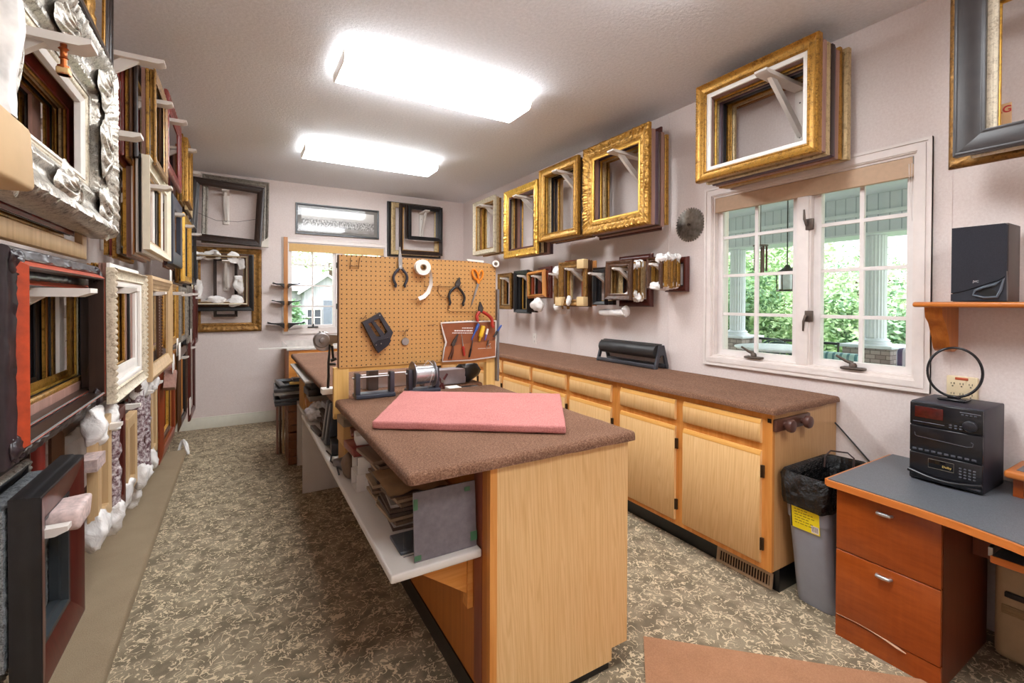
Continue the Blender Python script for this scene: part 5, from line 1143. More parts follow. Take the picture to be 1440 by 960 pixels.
e0, e1, r0, r1 = (px(*q, Z=ZB) for q in ((494, 556), (544, 549), (570, 551), (613, 547)))
spool_stand('empty black spool stand with a bare axle under the pegboard', e0.x, e1.x, 2.46, ZB, False)
spool_stand('black spool stand holding a full reel of silver picture wire', r0.x, r1.x, 2.462, ZB, True)
b = MB(); b.box((.62, 2.78, .905), (1.30, 2.82, .985)); tag(b.build('long_box', plain('#c9c2c6', .5, var=.04)), 'long pale box lying on the far bench behind the wire reel', 'box')
b = MB(); b.bbox((.64, 2.72, .904), (.70, 2.77, 1.02), .004); tag(b.build('small_box', plain('#5d5453', .6)), 'small dark box standing behind the empty spool stand', 'box')
b = MB(); b.bbox((1.09, 2.58, .870), (1.17, 2.66, .90), .004); tag(b.build('paper_packet', P_WHT), 'white paper packet under the pegboard right of the wire reel', 'packet')
b = MB(); b.bbox((1.16, 2.575, .870), (1.30, 2.65, .893), .005); tag(b.build('stapler_case', P_BLK), 'flat black case under the right end of the pegboard', 'case')
b = MB(); b.bbox((.96, 2.67, .9035), (1.24, 2.76, 1.0), .008); tag(b.build('mauve_box', plain('#8d8286', .5)), 'grey mauve box on the far bench behind the red clips', 'box')
b = MB(); b.smooth = True; b.sphere((1.27, 2.72, .965), .07, (1.1, .8, .9), 24, 16); b.rumple(.03, 14, 3); b.rumple(.01, 50, 1); zmin = min(q.z for q in b.v)
for q in b.v: q.z += .904-zmin
tag(b.build('plastic_bag', [P_BLK], angle=70), 'crumpled black plastic bag under the right end of the pegboard', 'bag')
b = MB(); b.prism([(1.20, .90), (1.34, .90), (1.34, 1.03), (1.28, 1.04)], 2.80, 2.83, 'y'); tag(b.build('folded_paper', plain('#d9bb6a', .6, var=.4, scale=9)), 'yellow and cream folded paper behind the black plastic bag', 'paper')
o = thing('spring_clamp', 'small dark red spring clamp between the wire reel and the black bag', 'clamp', (1.06, 2.63, .869))
for s_ in (-1, 1):
    b = MB(); b.tube([(1.06+s_*.035, 2.63, .98), (1.06+s_*.01, 2.63, .945), (1.06-s_*.012, 2.63, .90), (1.06-s_*.004, 2.63, .873)], [.007, .008, .007, .004], 8); b.build('jaw', plain('#5a2326', .4), o)
b = MB(); b.cyl((1.06, 2.615, .94), (1.06, 2.645, .94), .011, 12); b.build('pivot', M_STEEL, o)

# ---- pad of pink carpet on the near bench
Pp = [Vector(px(*q, Z=.952)) for q in ((523, 592), (567, 549), (788, 553), (796, 599))]
b = MB(); bm = bmesh.new(); vb = [bm.verts.new((p.x, p.y, .9215)) for p in Pp]; vt = [bm.verts.new((p.x, p.y, .952)) for p in Pp]
bm.faces.new(vb[::-1]); bm.faces.new(vt)
for i in range(4): bm.faces.new((vb[i], vb[(i+1) % 4], vt[(i+1) % 4], vt[i]))
bmesh.ops.subdivide_edges(bm, edges=[e for e in bm.edges if e.calc_length() > .1], cuts=20, use_grid_fill=True)
bmesh.ops.bevel(bm, geom=[e for e in bm.edges if len(e.link_faces) == 2 and e.calc_face_angle(0) > .5], offset=.009, segments=3, profile=.6, affect='EDGES')
b.smooth = True; b.frombm(bm); b.rumple(.002, 30, 2); tag(b.build('carpet_pad', M_PINK), 'pink carpet-covered pad lying on the near island bench', 'pad')
# ---- lever cutter clamped on the far bench, left of the pegboard
o = thing('lever_punch', 'old grey punch with a round head on a white block beside the pegboard', 'punch', tuple(px(464, 555, Y=2.72))); PY = 2.75; M_CAST = plain('#8e8683', .4, .4)
Q = lambda x, y, off=0: px(x, y, Y=PY+off)
b = MB(); a_, b_ = Q(452, 556), Q(472, 546); b.bbox((a_.x, PY-.03, .903), (b_.x+.01, PY+.04, .935), .003); b.build('block', P_WHT, o)
b = MB(); b.tube([Q(461, 549), Q(462, 530), Q(462, 510), Q(464, 484)], [.008, .007, .007, .006], 10); b.tube([Q(467, 486), Q(468, 498), Q(469, 506)], .007, 8); b.tube([Q(462, 512), Q(472, 512)], .008, 8); b.tube([Q(465, 507), Q(473, 504)], [.01, .008], 8); b.build('column', P_BLK, o)
c = Q(452, 478); b = MB(); b.lathe([(.012, -.03), (.036, -.028), (.043, -.012), (.043, .012), (.036, .02)], c, (0, 1, 0), n=30); b.lathe([(.008, -.05), (.014, -.048), (.016, -.03)], c, (0, 1, 0), n=20); b.build('round_head', M_CAST, o)
b = MB(); q = [Q(452, 470), Q(475, 471), Q(475, 482), Q(452, 484)]; b.prism([(v.x, v.z) for v in q], PY-.012, PY+.012, 'y'); b.build('arm', M_CAST, o)
b = MB(); b.lathe([(.052, -.004), (.055, 0), (.052, .004)], Q(455, 480, .03), (0, 1, 0), n=32); b.build('guard_disc', plain('#b9b2b0', .3, .6), o)
b = MB(); b.tube([Q(452, 471), Q(452, 468)], .006, 8); b.tube([Q(449, 466), Q(452, 468), Q(455, 466)], .004, 6); b.build('wing_nut', M_DKST, o)
# ---- black roll holder on the window-wall counter
RX, RY0, RY1, RZ = 2.74, 2.42, 3.06, .9215
o = thing('roll_holder', 'black A-frame holder with a dark paper roll on the window-wall counter', 'roll holder', (RX, (RY0+RY1)/2, RZ)); M_RH = plain('#46464c', .4, .3)
for y in (RY0, RY1):
    b = MB()
    for s_ in (-1, 1): b.prism([(RX+s_*.062-.014, RZ), (RX+s_*.062+.014, RZ), (RX+s_*.012+.012, RZ+.172), (RX+s_*.012-.012, RZ+.172)], y-.009, y+.009, 'y')
    b.prism([(RX-.032, RZ+.10), (RX+.032, RZ+.10), (RX+.024, RZ+.175), (RX-.024, RZ+.175)], y-.008, y+.008, 'y'); b.build('end_frame', M_RH, o)
for x in (RX-.062, RX+.050):
    b = MB(); b.bbox((x-.012, RY0, RZ+.002), (x+.012, RY1, RZ+.03), .003); b.build('base_bar', M_RH, o)
b = MB(); b.lathe([(.020, 0), (.052, .0), (.053, .004), (.053, RY1-RY0-.03), (.052, RY1-RY0-.026), (.02, RY1-RY0-.026)], (RX-.02, RY0+.013, RZ+.125), (0, 1, 0), n=36); b.build('paper_roll', plain('#2b2a2a', .45, var=.2), o)
b = MB(); b.bbox((RX-.012, RY0+.01, RZ+.172), (RX+.02, RY1-.01, RZ+.184), .003); b.build('cutter_bar', plain('#2a2522', .5), o)
# ---- saw blade on the wall
c = Vector((XR-.008, 2.222, 1.983)); o = thing('saw_blade', 'toothed circular saw blade hanging on the wall left of the window', 'saw blade', (c.x, c.y, c.z-.125)); R_ = .124; n = 36; poly = []
for k in range(n):
    a0 = 2*PI*k/n; st = 2*PI/n
    for da, r in ((0, R_*.90), (.30*st, R_*.895), (.42*st, R_*1.0), (.66*st, R_*1.0), (.98*st, R_*.90)): poly.append((c.y+r*math.cos(a0+da), c.z+r*math.sin(a0+da)))
t = NT('saw_steel'); v = t.coord(); f = t.noise(v, 30, 4); t.set(t.ramp(f, [(.3, '#6d665f'), (.7, '#b0a99f')]), .30, .9); t.b.inputs['Anisotropic'].default_value = .75
b = MB(); b.prism(poly, c.x, c.x+.003, 'x'); b.build('toothed_disc', t.m, o)
b = MB(); b.lathe([(.098, 0), (.1, .0012), (.096, .0012)], (c.x, c.y, c.z), (-1, 0, 0), n=40, cap=False); b.lathe([(.018, 0), (.018, .002), (.008, .002)], c, (-1, 0, 0), n=24); b.build('hub_ring', plain('#8f8880', .3, .9), o)
b = MB(); b.lathe([(.007, 0), (.007, .014), (.011, .015), (.010, .018)], c, (-1, 0, 0), n=14); b.build('nail', plain('#3a2f2a', .4, .5), o)
# ---- outlets
def outlet(label, y, z, n_, w, h, col, name='wall_outlet'):
    o = thing(name, label, 'outlet', (XR-.001, y, z-h/2)); M_ = plain(col, .45, var=.03); b = MB(); b.bbox((XR-.02 if n_ > 2 else XR-.006, y-w/2, z-h/2), (XR-.0005, y+w/2, z+h/2), .005); b.build('plate', M_, o)
    b = MB(); xs = XR-.0205 if n_ > 2 else XR-.0065
    rows = 2; cols = max(1, n_//2)
    for i in range(cols):
        for j in range(rows):
            yy = y+(i-(cols-1)/2)*w/cols*.86; zz = z+(.22-.5*j)*h*.8
            for dy, dz, a_, h_ in ((-.005, .004, .0022, .009), (.005, .004, .0022, .007), (0, -.008, .005, .005)): b.box((xs-.0008, yy+dy-a_/2, zz+dz-h_/2), (xs+.001, yy+dy+a_/2, zz+dz+h_/2))
    b.build('slots', plain('#3a3630', .5), o)
    if n_ > 2:
        b = MB(); b.bbox((xs-.002, y-.022, z+h*.36), (xs+.001, y+.022, z+h*.46), .002); b.build('indicator', plain('#c25a3a', .4), o)
outlet('beige six-way outlet adapter on the wall behind the loop antenna', .752, 1.035, 6, .105, .115, '#dcc9a5')
outlet('white wall outlet low above the counter beside the pegboard', 4.26, 1.016, 2, .075, .12, '#e6ddd6')
# ------------------------------------------------------------------ stereo, speaker and wall shelf
M_GLOSS = plain('#17171b', .22, var=.2); M_SPK = plain('#2a2730', .5, var=.15)
sx0, sx1, sy0, sy1, sz, shh = 2.495, 2.755, .608, .838, .6685, .335
st = thing('stereo', 'black stacked mini stereo with a dark red display on the desk', 'stereo', ((sx0+sx1)/2, (sy0+sy1)/2, sz))
b = MB(); b.bbox((sx0+.012, sy0, sz), (sx1, sy1, sz+shh), .005); b.build('case', M_SPK, st)
def fx(y): return sy1-(sy1-sy0)*y          # left edge 0 .. right edge 1 as seen from the room
def panel(name, y0, y1, z0, z1, d, mat, par=st, r=.003):
    b = MB(); b.bbox((sx0-d, fx(y1), sz+shh*z0), (sx0+.013, fx(y0), sz+shh*z1), r); return b.build(name, mat, par)
tun = panel('tuner_front', .005, .995, .70, .985, .0, M_GLOSS); cdp = panel('disc_changer_front', .005, .995, .36, .69, .0, M_GLOSS); tap = panel('cassette_front', .005, .995, .015, .35, .0, M_GLOSS)
panel('display', .08, .48, .80, .94, .002, plain('#4a1712', .15, var=.25, scale=60), tun, .001)
b = MB(); b.lathe([(.022, 0), (.022, .010), (.019, .013), (.0, .013)], (sx0, fx(.84), sz+shh*.79), (-1, 0, 0), n=30); b.build('volume_knob', plain('#24242a', .3), tun)
def bars(name, items, d, mat, par):
    b = MB()
    for (y0, y1, z0, z1) in items: b.bbox((sx0-d, fx(y1), sz+shh*z0), (sx0+.006, fx(y0), sz+shh*z1), .0012, 1)
    return b.build(name, mat, par)
M_BTN = plain('#4c4d55', .35, var=.2)
bars('buttons', [(.56+.07*(k % 3), .60+.07*(k % 3), .725+.03*(k//3), .742+.03*(k//3)) for k in range(6)]+[(.72+.055*k, .755+.055*k, .905, .92) for k in range(4)], .002, M_BTN, tun)
bars('trim_line', [(.70, .97, .935, .942), (.05, .50, .742, .748)], .0012, plain('#74757c', .3, .6), tun)
b = MB(); b.tube([(sx0-.001, fx(.08), sz+shh*.60), (sx0-.001, fx(.09), sz+shh*.565), (sx0-.001, fx(.12), sz+shh*.555), (sx0-.001, fx(.80), sz+shh*.535), (sx0-.001, fx(.87), sz+shh*.55), (sx0-.001, fx(.88), sz+shh*.585), (sx0-.001, fx(.85), sz+shh*.60)], .0016, 6); b.build('tray_outline', plain('#6f7078', .3, .7), cdp)
bars('buttons', [(.05+.09*k, .11+.09*k, .38, .405) for k in range(10)], .002, M_BTN, cdp)
panel('cassette_window', .28, .64, .19, .30, .001, plain('#0d0d10', .1), tap, .001); bars('window_trim', [(.28, .63, .19, .194), (.28, .63, .298, .302), (.28, .284, .19, .30), (.63, .634, .19, .30)], .0016, plain('#80786a', .3, .7), tap)
text_mesh('Dolby', .012, plain('#d0b060', .4), 'cassette_lettering', tap, Matrix.Translation(Vector((sx0-.0022, fx(.54), sz+shh*.235))-wloc(tap)) @ Matrix.Rotation(-PI/2, 4, 'Z') @ Matrix.Rotation(PI/2, 4, 'X'))
bars('buttons', [(.70+.06*(k % 4), .735+.06*(k % 4), .15+.035*(k//4), .168+.035*(k//4)) for k in range(16)], .0016, M_BTN, tap)
b = MB(); pts = [(sx0-.006-.006*math.sin(PI*k/12), fx(k/12), sz+shh*(.115-.055*math.sin(PI*k/12))) for k in range(13)]; b.tube(pts, .009, 8); b.build('bowed_lip', M_GLOSS, tap)
bars('buttons', [(.70, .98, .045, .07), (.05, .20, .075, .10)], .008, M_BTN, tap)
c = Vector((2.64, .735, sz+shh+.122)); o = thing('loop_antenna', 'thin black loop antenna standing on the stereo', 'antenna', (2.64, .735, sz+shh+.001))
ang = math.radians(22); ux = Vector((math.sin(ang), -math.cos(ang), 0))
b = MB(); b.tube([c+ux*.086*math.cos(2*PI*k/48)+Vector((0, 0, .105*math.sin(2*PI*k/48))) for k in range(48)], .0052, 8, closed=True); b.build('loop', M_GLOSS, o)
b = MB(); b.bbox((2.60, .69, sz+shh+.001), (2.68, .78, sz+shh+.012), .004); b.bbox((2.625, .715, sz+shh+.012), (2.655, .755, sz+shh+.022), .003); b.build('base', M_GLOSS, o)
# wall shelf with its bracket, speaker on top
M_SHLF = wood('#a5581e', '#c9792f', .35, 'y', .9); M_SHLFZ = wood('#a5581e', '#c9792f', .35, 'z', .9)
o = thing('wall_shelf', 'honey-stained wooden wall shelf right of the window', 'shelf', (2.68, .3, 1.404))
b = MB(); b.bbox((2.575, -.5, 1.404), (XR-.001, .862, 1.427), .009, 3); b.build('board', M_SHLF, o)
for y in (.80, -.25):
    b = MB(); b.prism([(XR-.001, 1.4035), (2.612, 1.4035), (2.622, 1.36), (2.655, 1.335), (2.690, 1.28), (2.715, 1.22), (2.735, 1.205), (2.765, 1.205), (XR-.001, 1.215)], y-.03, y+.03, 'y'); b.build('bracket', M_SHLFZ, o)
kx0, kx1, ky0, ky1, kz, kh = 2.60, 2.765, .572, .738, 1.428, .312
o = thing('loudspeaker', 'black bookshelf loudspeaker with a wavy lower grille edge on the wall shelf', 'speaker', ((kx0+kx1)/2, (ky0+ky1)/2, kz))
b = MB(); b.bbox((kx0+.016, ky0, kz), (kx1, ky1, kz+kh), .003); b.build('cabinet', plain('#4d4440', .5, var=.1), o)
def ky(f): return ky1-(ky1-ky0)*f
t = NT('speaker_cloth'); f = t.noise(t.coord(), 500, 2, .8); t.set(t.ramp(f, [(.3, '#15151b'), (.7, '#2d2c35')]), .9); M_CLOTH = t.m
curve = [(0, .115), (.12, .125), (.3, .155), (.5, .20), (.7, .245), (.85, .275), (.97, .33), (.99, .40)]
b = MB(); poly = [(ky(a), kz+kh*z) for a, z in curve]+[(ky(.995), kz+kh*.97), (ky(.95), kz+kh*.995), (ky(.0), kz+kh*.995)]; b.prism(poly, kx0, kx0+.016, 'x'); b.build('grille', M_CLOTH, o)
b = MB(); poly = [(ky(a), kz+kh*(z-.012)) for a, z in curve]+[(ky(1), kz+kh*.01), (ky(0), kz+kh*.01)]; b.prism(poly, kx0-.002, kx0+.016, 'x'); pl = b.build('lower_front', plain('#30333a', .22), o)
pc = (kx0-.003, ky(.67), kz+kh*.125)
b = MB(); q = [(pc[1]+.024*math.cos(2*PI*k/24)*1.15, pc[2]+.017*math.sin(2*PI*k/24)+.004*math.cos(2*PI*k/24)) for k in range(24)]; b.prism(q, kx0-.003, kx0-.001, 'x'); b.build('bass_port', plain('#050506', .5), pl)
b = MB(); b.tube([(kx0-.003, ky(.42), kz+kh*.09), (kx0-.008, ky(.46), kz+kh*.15), (kx0-.008, ky(.60), kz+kh*.185), (kx0-.007, ky(.80), kz+kh*.22), (kx0-.005, ky(.95), kz+kh*.29), (kx0-.005, ky(.90), kz+kh*.15), (kx0-.006, ky(.84), kz+kh*.06), (kx0-.008, ky(.62), kz+kh*.05)], .005, 8, closed=True); b.build('port_rim', plain('#59606a', .2), pl)
text_mesh('JVC', .011, plain('#d8d8dc', .3, .6), 'emblem', o, Matrix.Translation(Vector((kx0-.0008, ky(.46), kz+kh*.265))-wloc(o)) @ Matrix.Rotation(-PI/2, 4, 'Z') @ Matrix.Rotation(PI/2, 4, 'X'), bold=True)

# ------------------------------------------------------------------ clutter on the white side shelf
ZS = .591
def sheet_stack(b, x0, x1, y0, y1, z, th, n, rnd, j=.02):
    for k in range(n):
        a = rnd.uniform(-.12, .12); cx, cy = (x0+x1)/2+rnd.uniform(-j, j), (y0+y1)/2+rnd.uniform(-j, j)
        M = Matrix.Translation((cx, cy, z+k*th)) @ Matrix.Rotation(a, 4, 'Z'); w, d = (x1-x0)/2*rnd.uniform(.9, 1), (y1-y0)/2*rnd.uniform(.85, 1); b.box((-w, -d, 0), (w, d, th*.88), M)
def block(name, label, cat, x0, x1, y0, y1, z0, z1, mat, rz=0, grp=None, r=.003, ry=0):
    cx, cy = (x0+x1)/2, (y0+y1)/2; M = Matrix.Translation((cx, cy, z0)) @ Matrix.Rotation(rz, 4, 'Z') @ Matrix.Rotation(ry, 4, 'Y'); b = MB(); b.bbox((-(x1-x0)/2, -(y1-y0)/2, 0), ((x1-x0)/2, (y1-y0)/2, z1-z0), r, 2, M)
    return tag(b.build(name, mat), label, cat, grp)
# the grey glass sheet leaning at the near end, and a clear one behind it
a_, b_, c_, d_ = (px(*q, Y=1.43) for q in ((605, 708), (675, 688), (678, 765), (608, 788)))
gz = .592; o = thing('tinted_glass', 'square of grey glass with green tape corners at the near end of the white shelf', 'glass sheet', (.60, 1.42, gz))
gx0, gx1, gy = .475, .693, 1.405; gh = .218; tl = math.radians(4)
Mg = Matrix.Translation((0, gy, gz)) @ Matrix.Rotation(-tl, 4, 'X')
b = MB(); b.box((gx0, 0, 0), (gx1, .006, gh), Mg); b.build('sheet', plain('#716b70', .25, var=.12, scale=50), o)
for x, z, w, h in ((gx0, .005, .022, .016), (gx1-.022, .02, .024, .03), (gx0, gh-.055, .014, .034), (gx1-.04, gh-.03, .02, .014)):
    b = MB(); b.box((x, -.0012, z), (x+w, -.0002, z+h), Mg); b.build('tape_corner', plain('#3f6a4a', .5), o)
b = MB(); b.box((.455, 1.455, gz), (.66, 1.459, gz+.20)); tag(b.build('clear_glass', M_PGLASS), 'clear glass sheet standing just behind the grey glass', 'glass sheet')
block('tile', 'dark blue grey tile standing under the clear glass on the white shelf', 'tile', .45, .69, 1.47, 1.60, ZS, ZS+.012, plain('#4a5058', .4))
block('white_card', 'white card propped behind the grey glass sheet', 'card', .52, .68, 1.463, 1.468, ZS, ZS+.15, P_WHT)
rnd = random.Random(5)
def samples(label, x0, x1, y0, y1, z, th, n, col, seed):
    r_ = random.Random(seed); b = MB(); o = thing('mat_board_pile', label, 'mat board pile', ((x0+x1)/2, (y0+y1)/2, z), 'piles of mat board offcuts')
    cols = col
    for k in range(n):
        b = MB(); sheet_stack(b, x0, x1, y0, y1, z+k*th, th, 1, r_, .012); b.build('board', cols[k % len(cols)], o)
BR1, BR2, BR3, BR4 = plain('#7a624f', .6), plain('#5a4639', .6), plain('#a58c70', .6), plain('#45362d', .6)
samples('pile of brown and grey mat board offcuts behind the clear glass', .465, .68, 1.62, 1.82, ZS, .012, 11, [BR2, P_GRY, BR1, BR3, BR2, BR4], 1)
samples('pile of brown boards just behind the nearest mat board pile', .47, .68, 1.86, 2.02, ZS, .013, 14, [BR1, BR2, BR3, BR4], 2)
b = MB(); b.smooth = True; bm = bmesh.new(); bmesh.ops.create_grid(bm, x_segments=14, y_segments=14, size=.5)
for q in bm.verts: q.co = Vector((.56+q.co.x*.22, 1.72+q.co.y*.26, .7335+.012*noise.noise(q.co*4)+.012))
b.frombm(bm); b.add([q-Vector((0, 0, .003)) for q in b.v], [f[::-1] for f in b.f]); tag(b.build('kraft_paper', plain('#a88560', .7, var=.15), angle=60), 'crumpled brown kraft paper on top of the mat boards', 'paper')
block('brown_board', 'wide brown board with a dark knot lying on top of the second pile', 'board', .44, .68, 1.84, 2.06, .775, .790, wood('#6d5442', '#8a6e58', .5, 'y', .7), .08)
def box_open(label, x0, x1, y0, y1, z0, z1, mat, dark, rz=0):
    cx, cy = (x0+x1)/2, (y0+y1)/2; o = thing('card_box', label, 'box', (cx, cy, z0), None, rz); w, d, h = (x1-x0)/2, (y1-y0)/2, z1-z0; tk = .003
    b = MB(); b.box((-w, -d, 0), (w, d, tk)); b.box((-w, -d, tk), (w, -d+tk, h)); b.box((-w, d-tk, tk), (w, d, h)); b.box((w-tk, -d+tk, tk), (w, d-tk, h)); b.box((-w, -d+tk, h-tk), (w-tk, d-tk, h)); b.build('shell', mat, o, local=True)
    b = MB(); b.box((-w+.02, -d+tk+.004, tk), (w-tk-.002, d-tk-.004, h*.8)); b.build('contents', dark, o, local=True); return o
box_open('white card box open at the end, lower of two on the shelf', .435, .66, 2.06, 2.17, ZS, ZS+.075, P_WHT, BR4); box_open('white card box open at the end, upper of two on the shelf', .44, .66, 2.06, 2.175, ZS+.076, ZS+.15, P_WHT, BR4)
block('red_brown_box', 'flat red-brown box on top of the two white card boxes', 'box', .42, .65, 2.07, 2.25, ZS+.152, ZS+.185, W_RED, .05)
block('white_box', 'white flat box topping the red-brown box', 'box', .45, .66, 2.10, 2.20, ZS+.187, ZS+.23, P_WHT, -.1)
b = MB(); b.smooth = True; b.sphere((.44, 2.26, ZS+.06), .06, (.5, 1.0, 1.0), 18, 12); b.rumple(.012, 22, 5); zm = min(q.z for q in b.v)
for q in b.v: q.z += ZS+.001-zm
tag(b.build('cloth_pouch', BR1), 'brown cloth pouch slumped on the shelf beside the white card boxes', 'pouch')
block('metal_tin', 'small shiny grey tin on the shelf edge left of the pouch', 'tin', .415, .475, 2.36, 2.46, ZS, ZS+.035, plain('#7d7b80', .3, .5), .3)
M_KRAFT = plain('#bf9055', .7, var=.06, scale=8)
block('carton', 'lower brown carton beneath the bench edge', 'carton', .45, .66, 2.42, 2.56, ZS, ZS+.10, M_KRAFT, .06); block('carton', 'upper brown carton stacked below the near bench edge', 'carton', .445, .665, 2.42, 2.57, ZS+.101, ZS+.20, plain('#cfa268', .7, var=.06), .02)
block('flat_box', 'flat grey-brown box lying on the upper carton', 'box', .44, .66, 2.40, 2.545, ZS+.201, ZS+.24, plain('#8d7a66', .6), .04)
block('dark_cable_box', 'black flat box on the shelf behind the cartons', 'box', .43, .66, 2.60, 2.76, ZS, ZS+.06, P_BLK, -.1)
# two black slanted tool cases leaning on the shelf
for i, (y, l) in enumerate(((2.80, 'long black case leaning on the shelf, nearer of two'), (2.90, 'long black case leaning on the shelf, farther of two'))):
    o = thing('tool_case', l, 'case', (.46, y, ZS)); M = Matrix.Translation((.45, y, ZS+.004)) @ Matrix.Rotation(math.radians(10), 4, 'Y') @ Matrix.Rotation(math.radians(-14), 4, 'X')
    b = MB(); b.bbox((-.035, -.045, 0), (.05, .045, .24), .012, 3, M); b.build('shell', plain('#23262c', .35, var=.2), o); b = MB(); b.bbox((-.038, -.004, .02), (.0, .004, .22), .002, 1, M); b.build('seam', M_STEEL, o)
samples('jumble of dark boards under the far bench behind the black cases', .45, .68, 3.0, 3.28, ZS, .014, 9, [BR4, W_DK, BR2, W_MAH], 7)
b = MB(); b.smooth = True; b.sphere((.47, 3.45, ZS+.05), .10, (.8, 1.4, .55), 26, 16); b.rumple(.035, 12, 5); b.rumple(.014, 40, 6); zm = min(q.z for q in b.v)
for q in b.v: q.z += ZS+.001-zm
tag(b.build('plastic_bag', plain('#c9c4c6', .12, var=.35, scale=24), angle=70), 'crumpled clear plastic bag on the far end of the white shelf', 'bag')
block('dark_block', 'dark red-brown block under the far bench beside the plastic bag', 'block', .58, .69, 3.30, 3.34, ZS, ZS+.14, W_DK)
# stacks on the floor at the far end of the island
def crate(label, x0, x1, y0, y1, z0, z1, mat, slat):
    o = thing('wooden_crate', label, 'crate', ((x0+x1)/2, (y0+y1)/2, z0)); n = 4; h = (z1-z0)/n
    b = MB(); b.box((x0+.012, y0+.012, z0), (x1-.012, y1-.012, z0+.01)); b.build('floor_board', mat, o)
    for k in range(n):
        for a, c in (((x0, y0), (x1, y0+.011)), ((x0, y1-.011), (x1, y1)), ((x0, y0+.0115), (x0+.011, y1-.0115)), ((x1-.011, y0+.0115), (x1, y1-.0115))):
            b = MB(); b.box((a[0], a[1], z0+k*h+.004), (c[0], c[1], z0+(k+1)*h-.004)); b.build('slat', slat, o)
    b = MB()
    for x in (x0+.0112, x1-.03):
        for y in (y0+.0112, y1-.03): b.box((x, y, z0+.01), (x+.018, y+.018, z1-.004))
    b.build('corner_posts', slat, o)
crate('slatted wooden crate on the floor at the far end of the island', .36, .66, 4.40, 4.74, .001, .28, W_WAL, wood('#6b3d22', '#8a5532', .5, 'y', .8))
crate('slatted wooden crate, upper of two beyond the white end board', .36, .66, 4.42, 4.74, .282, .52, W_WAL, wood('#744629', '#95603a', .5, 'y', .8))
for i, (x, h, c) in enumerate(((.34, .60, W_TAN), (.315, .56, W_WAL), (.29, .63, W_PINK))):
    b = MB(); b.bbox((x, 4.78, .001), (x+.018, 4.83, h), .002); tag(b.build('moulding_length', c), ['pale tan', 'dark brown', 'pinkish'][i]+' length of moulding standing beside the crates', 'moulding')
def tray_stack(z, n, y0, y1, seed):
    r_ = random.Random(seed)
    for k in range(n):
        m_ = [P_CHAR, P_BLK, W_DK, P_GRY][k % 4]; w_ = ['charcoal', 'black', 'dark brown', 'light grey'][k % 4]
        o = thing('picture_frame', '%s small frame lying flat, number %s up in the pile on the crates' % (w_, ['one', 'two', 'three', 'four', 'five', 'six'][k]), 'picture frame', (.45, (y0+y1)/2, z+k*.030), 'small frames lying in a pile on the crates'); b = MB()
        ring_mesh(b, .36, y1-y0, 0, .05, PROF['step'], .026); M = Matrix.Translation((r_.uniform(-.02, .02), r_.uniform(-.02, .02), 0)) @ Matrix.Rotation(r_.uniform(-.1, .1), 4, 'Z') @ Matrix.Rotation(-PI/2, 4, 'X') @ Matrix.Translation((0, 0, -(y1-y0)/2)); b.v = [M @ q for q in b.v]
        b.build('moulding', m_, o, local=True)
tray_stack(.525, 6, 4.40, 4.76, 4)
block('flat_case', 'shiny dark grey plastic case on the pile of small frames', 'case', .40, .56, 4.35, 4.52, .712, .752, plain('#555c66', .2, var=.25, scale=9), .2, r=.012)
block('yellow_dowel', 'short yellow wooden dowel on the pile of small frames', 'dowel', .36, .60, 4.30, 4.335, .712, .735, plain('#d5b061', .5), -.1, r=.011)
block('carton', 'tan patterned carton beside the dark boards under the far bench', 'carton', .43, .62, 3.98, 4.20, .557, .78, M_KRAFT, .05)
for i, (z, c, w_) in enumerate(((.557, P_BLK, 'black'), (.617, W_HON, 'honey brown'), (.667, P_GRY, 'grey'), (.707, W_DK, 'dark brown'), (.757, P_CHAR, 'charcoal'))):
    block('flat_box', '%s flat box in the pile below the far bench edge' % w_, 'box', .45-.015*(i % 2), .66, 3.74, 3.95, z, z+[.058, .048, .038, .048, .05][i], c, .05*(i-2))
block('grey_board', 'long grey board jutting from under the far bench top', 'board', .40, .60, 3.6, 4.7, .83, .845, P_GRY)

# more oddments along the white shelf
block('grey_box', 'dark grey box standing between the card boxes and the pouch', 'box', .50, .66, 2.20, 2.34, ZS, ZS+.15, plain('#4b4a4e', .5), .04)
block('wood_offcut', 'reddish wood offcut lying over the dark grey box', 'offcut', .46, .66, 2.24, 2.36, ZS+.186, ZS+.205, W_CHER, -.15)
block('white_carton', 'small white carton standing behind the pale flat box', 'carton', .55, .66, 2.12, 2.20, ZS+.231, ZS+.27, P_WHT, .1)
block('wood_block', 'honey wood block beside the slanted black cases', 'block', .47, .60, 2.97, 3.0, ZS, ZS+.12, W_HON, .2)
block('dark_frame_offcut', 'dark moulding offcut lying along the shelf edge near the plastic bag', 'offcut', .405, .435, 3.02, 3.26, ZS, ZS+.02, W_DK, .08)
block('parts_tray', 'shallow grey tray on top of the dark boards under the far bench', 'tray', .46, .66, 3.02, 3.22, ZS+.15, ZS+.185, plain('#77767c', .4, .3), .05)
b = MB(); b.tube([(.405, 2.30, ZS+.006), (.415, 2.42, ZS+.007), (.402, 2.52, ZS+.006), (.42, 2.60, ZS+.007), (.41, 2.70, ZS+.006)], .004, 6); tag(b.build('wire_offcut', P_BLK), 'thin black wire offcut lying along the shelf edge', 'wire')
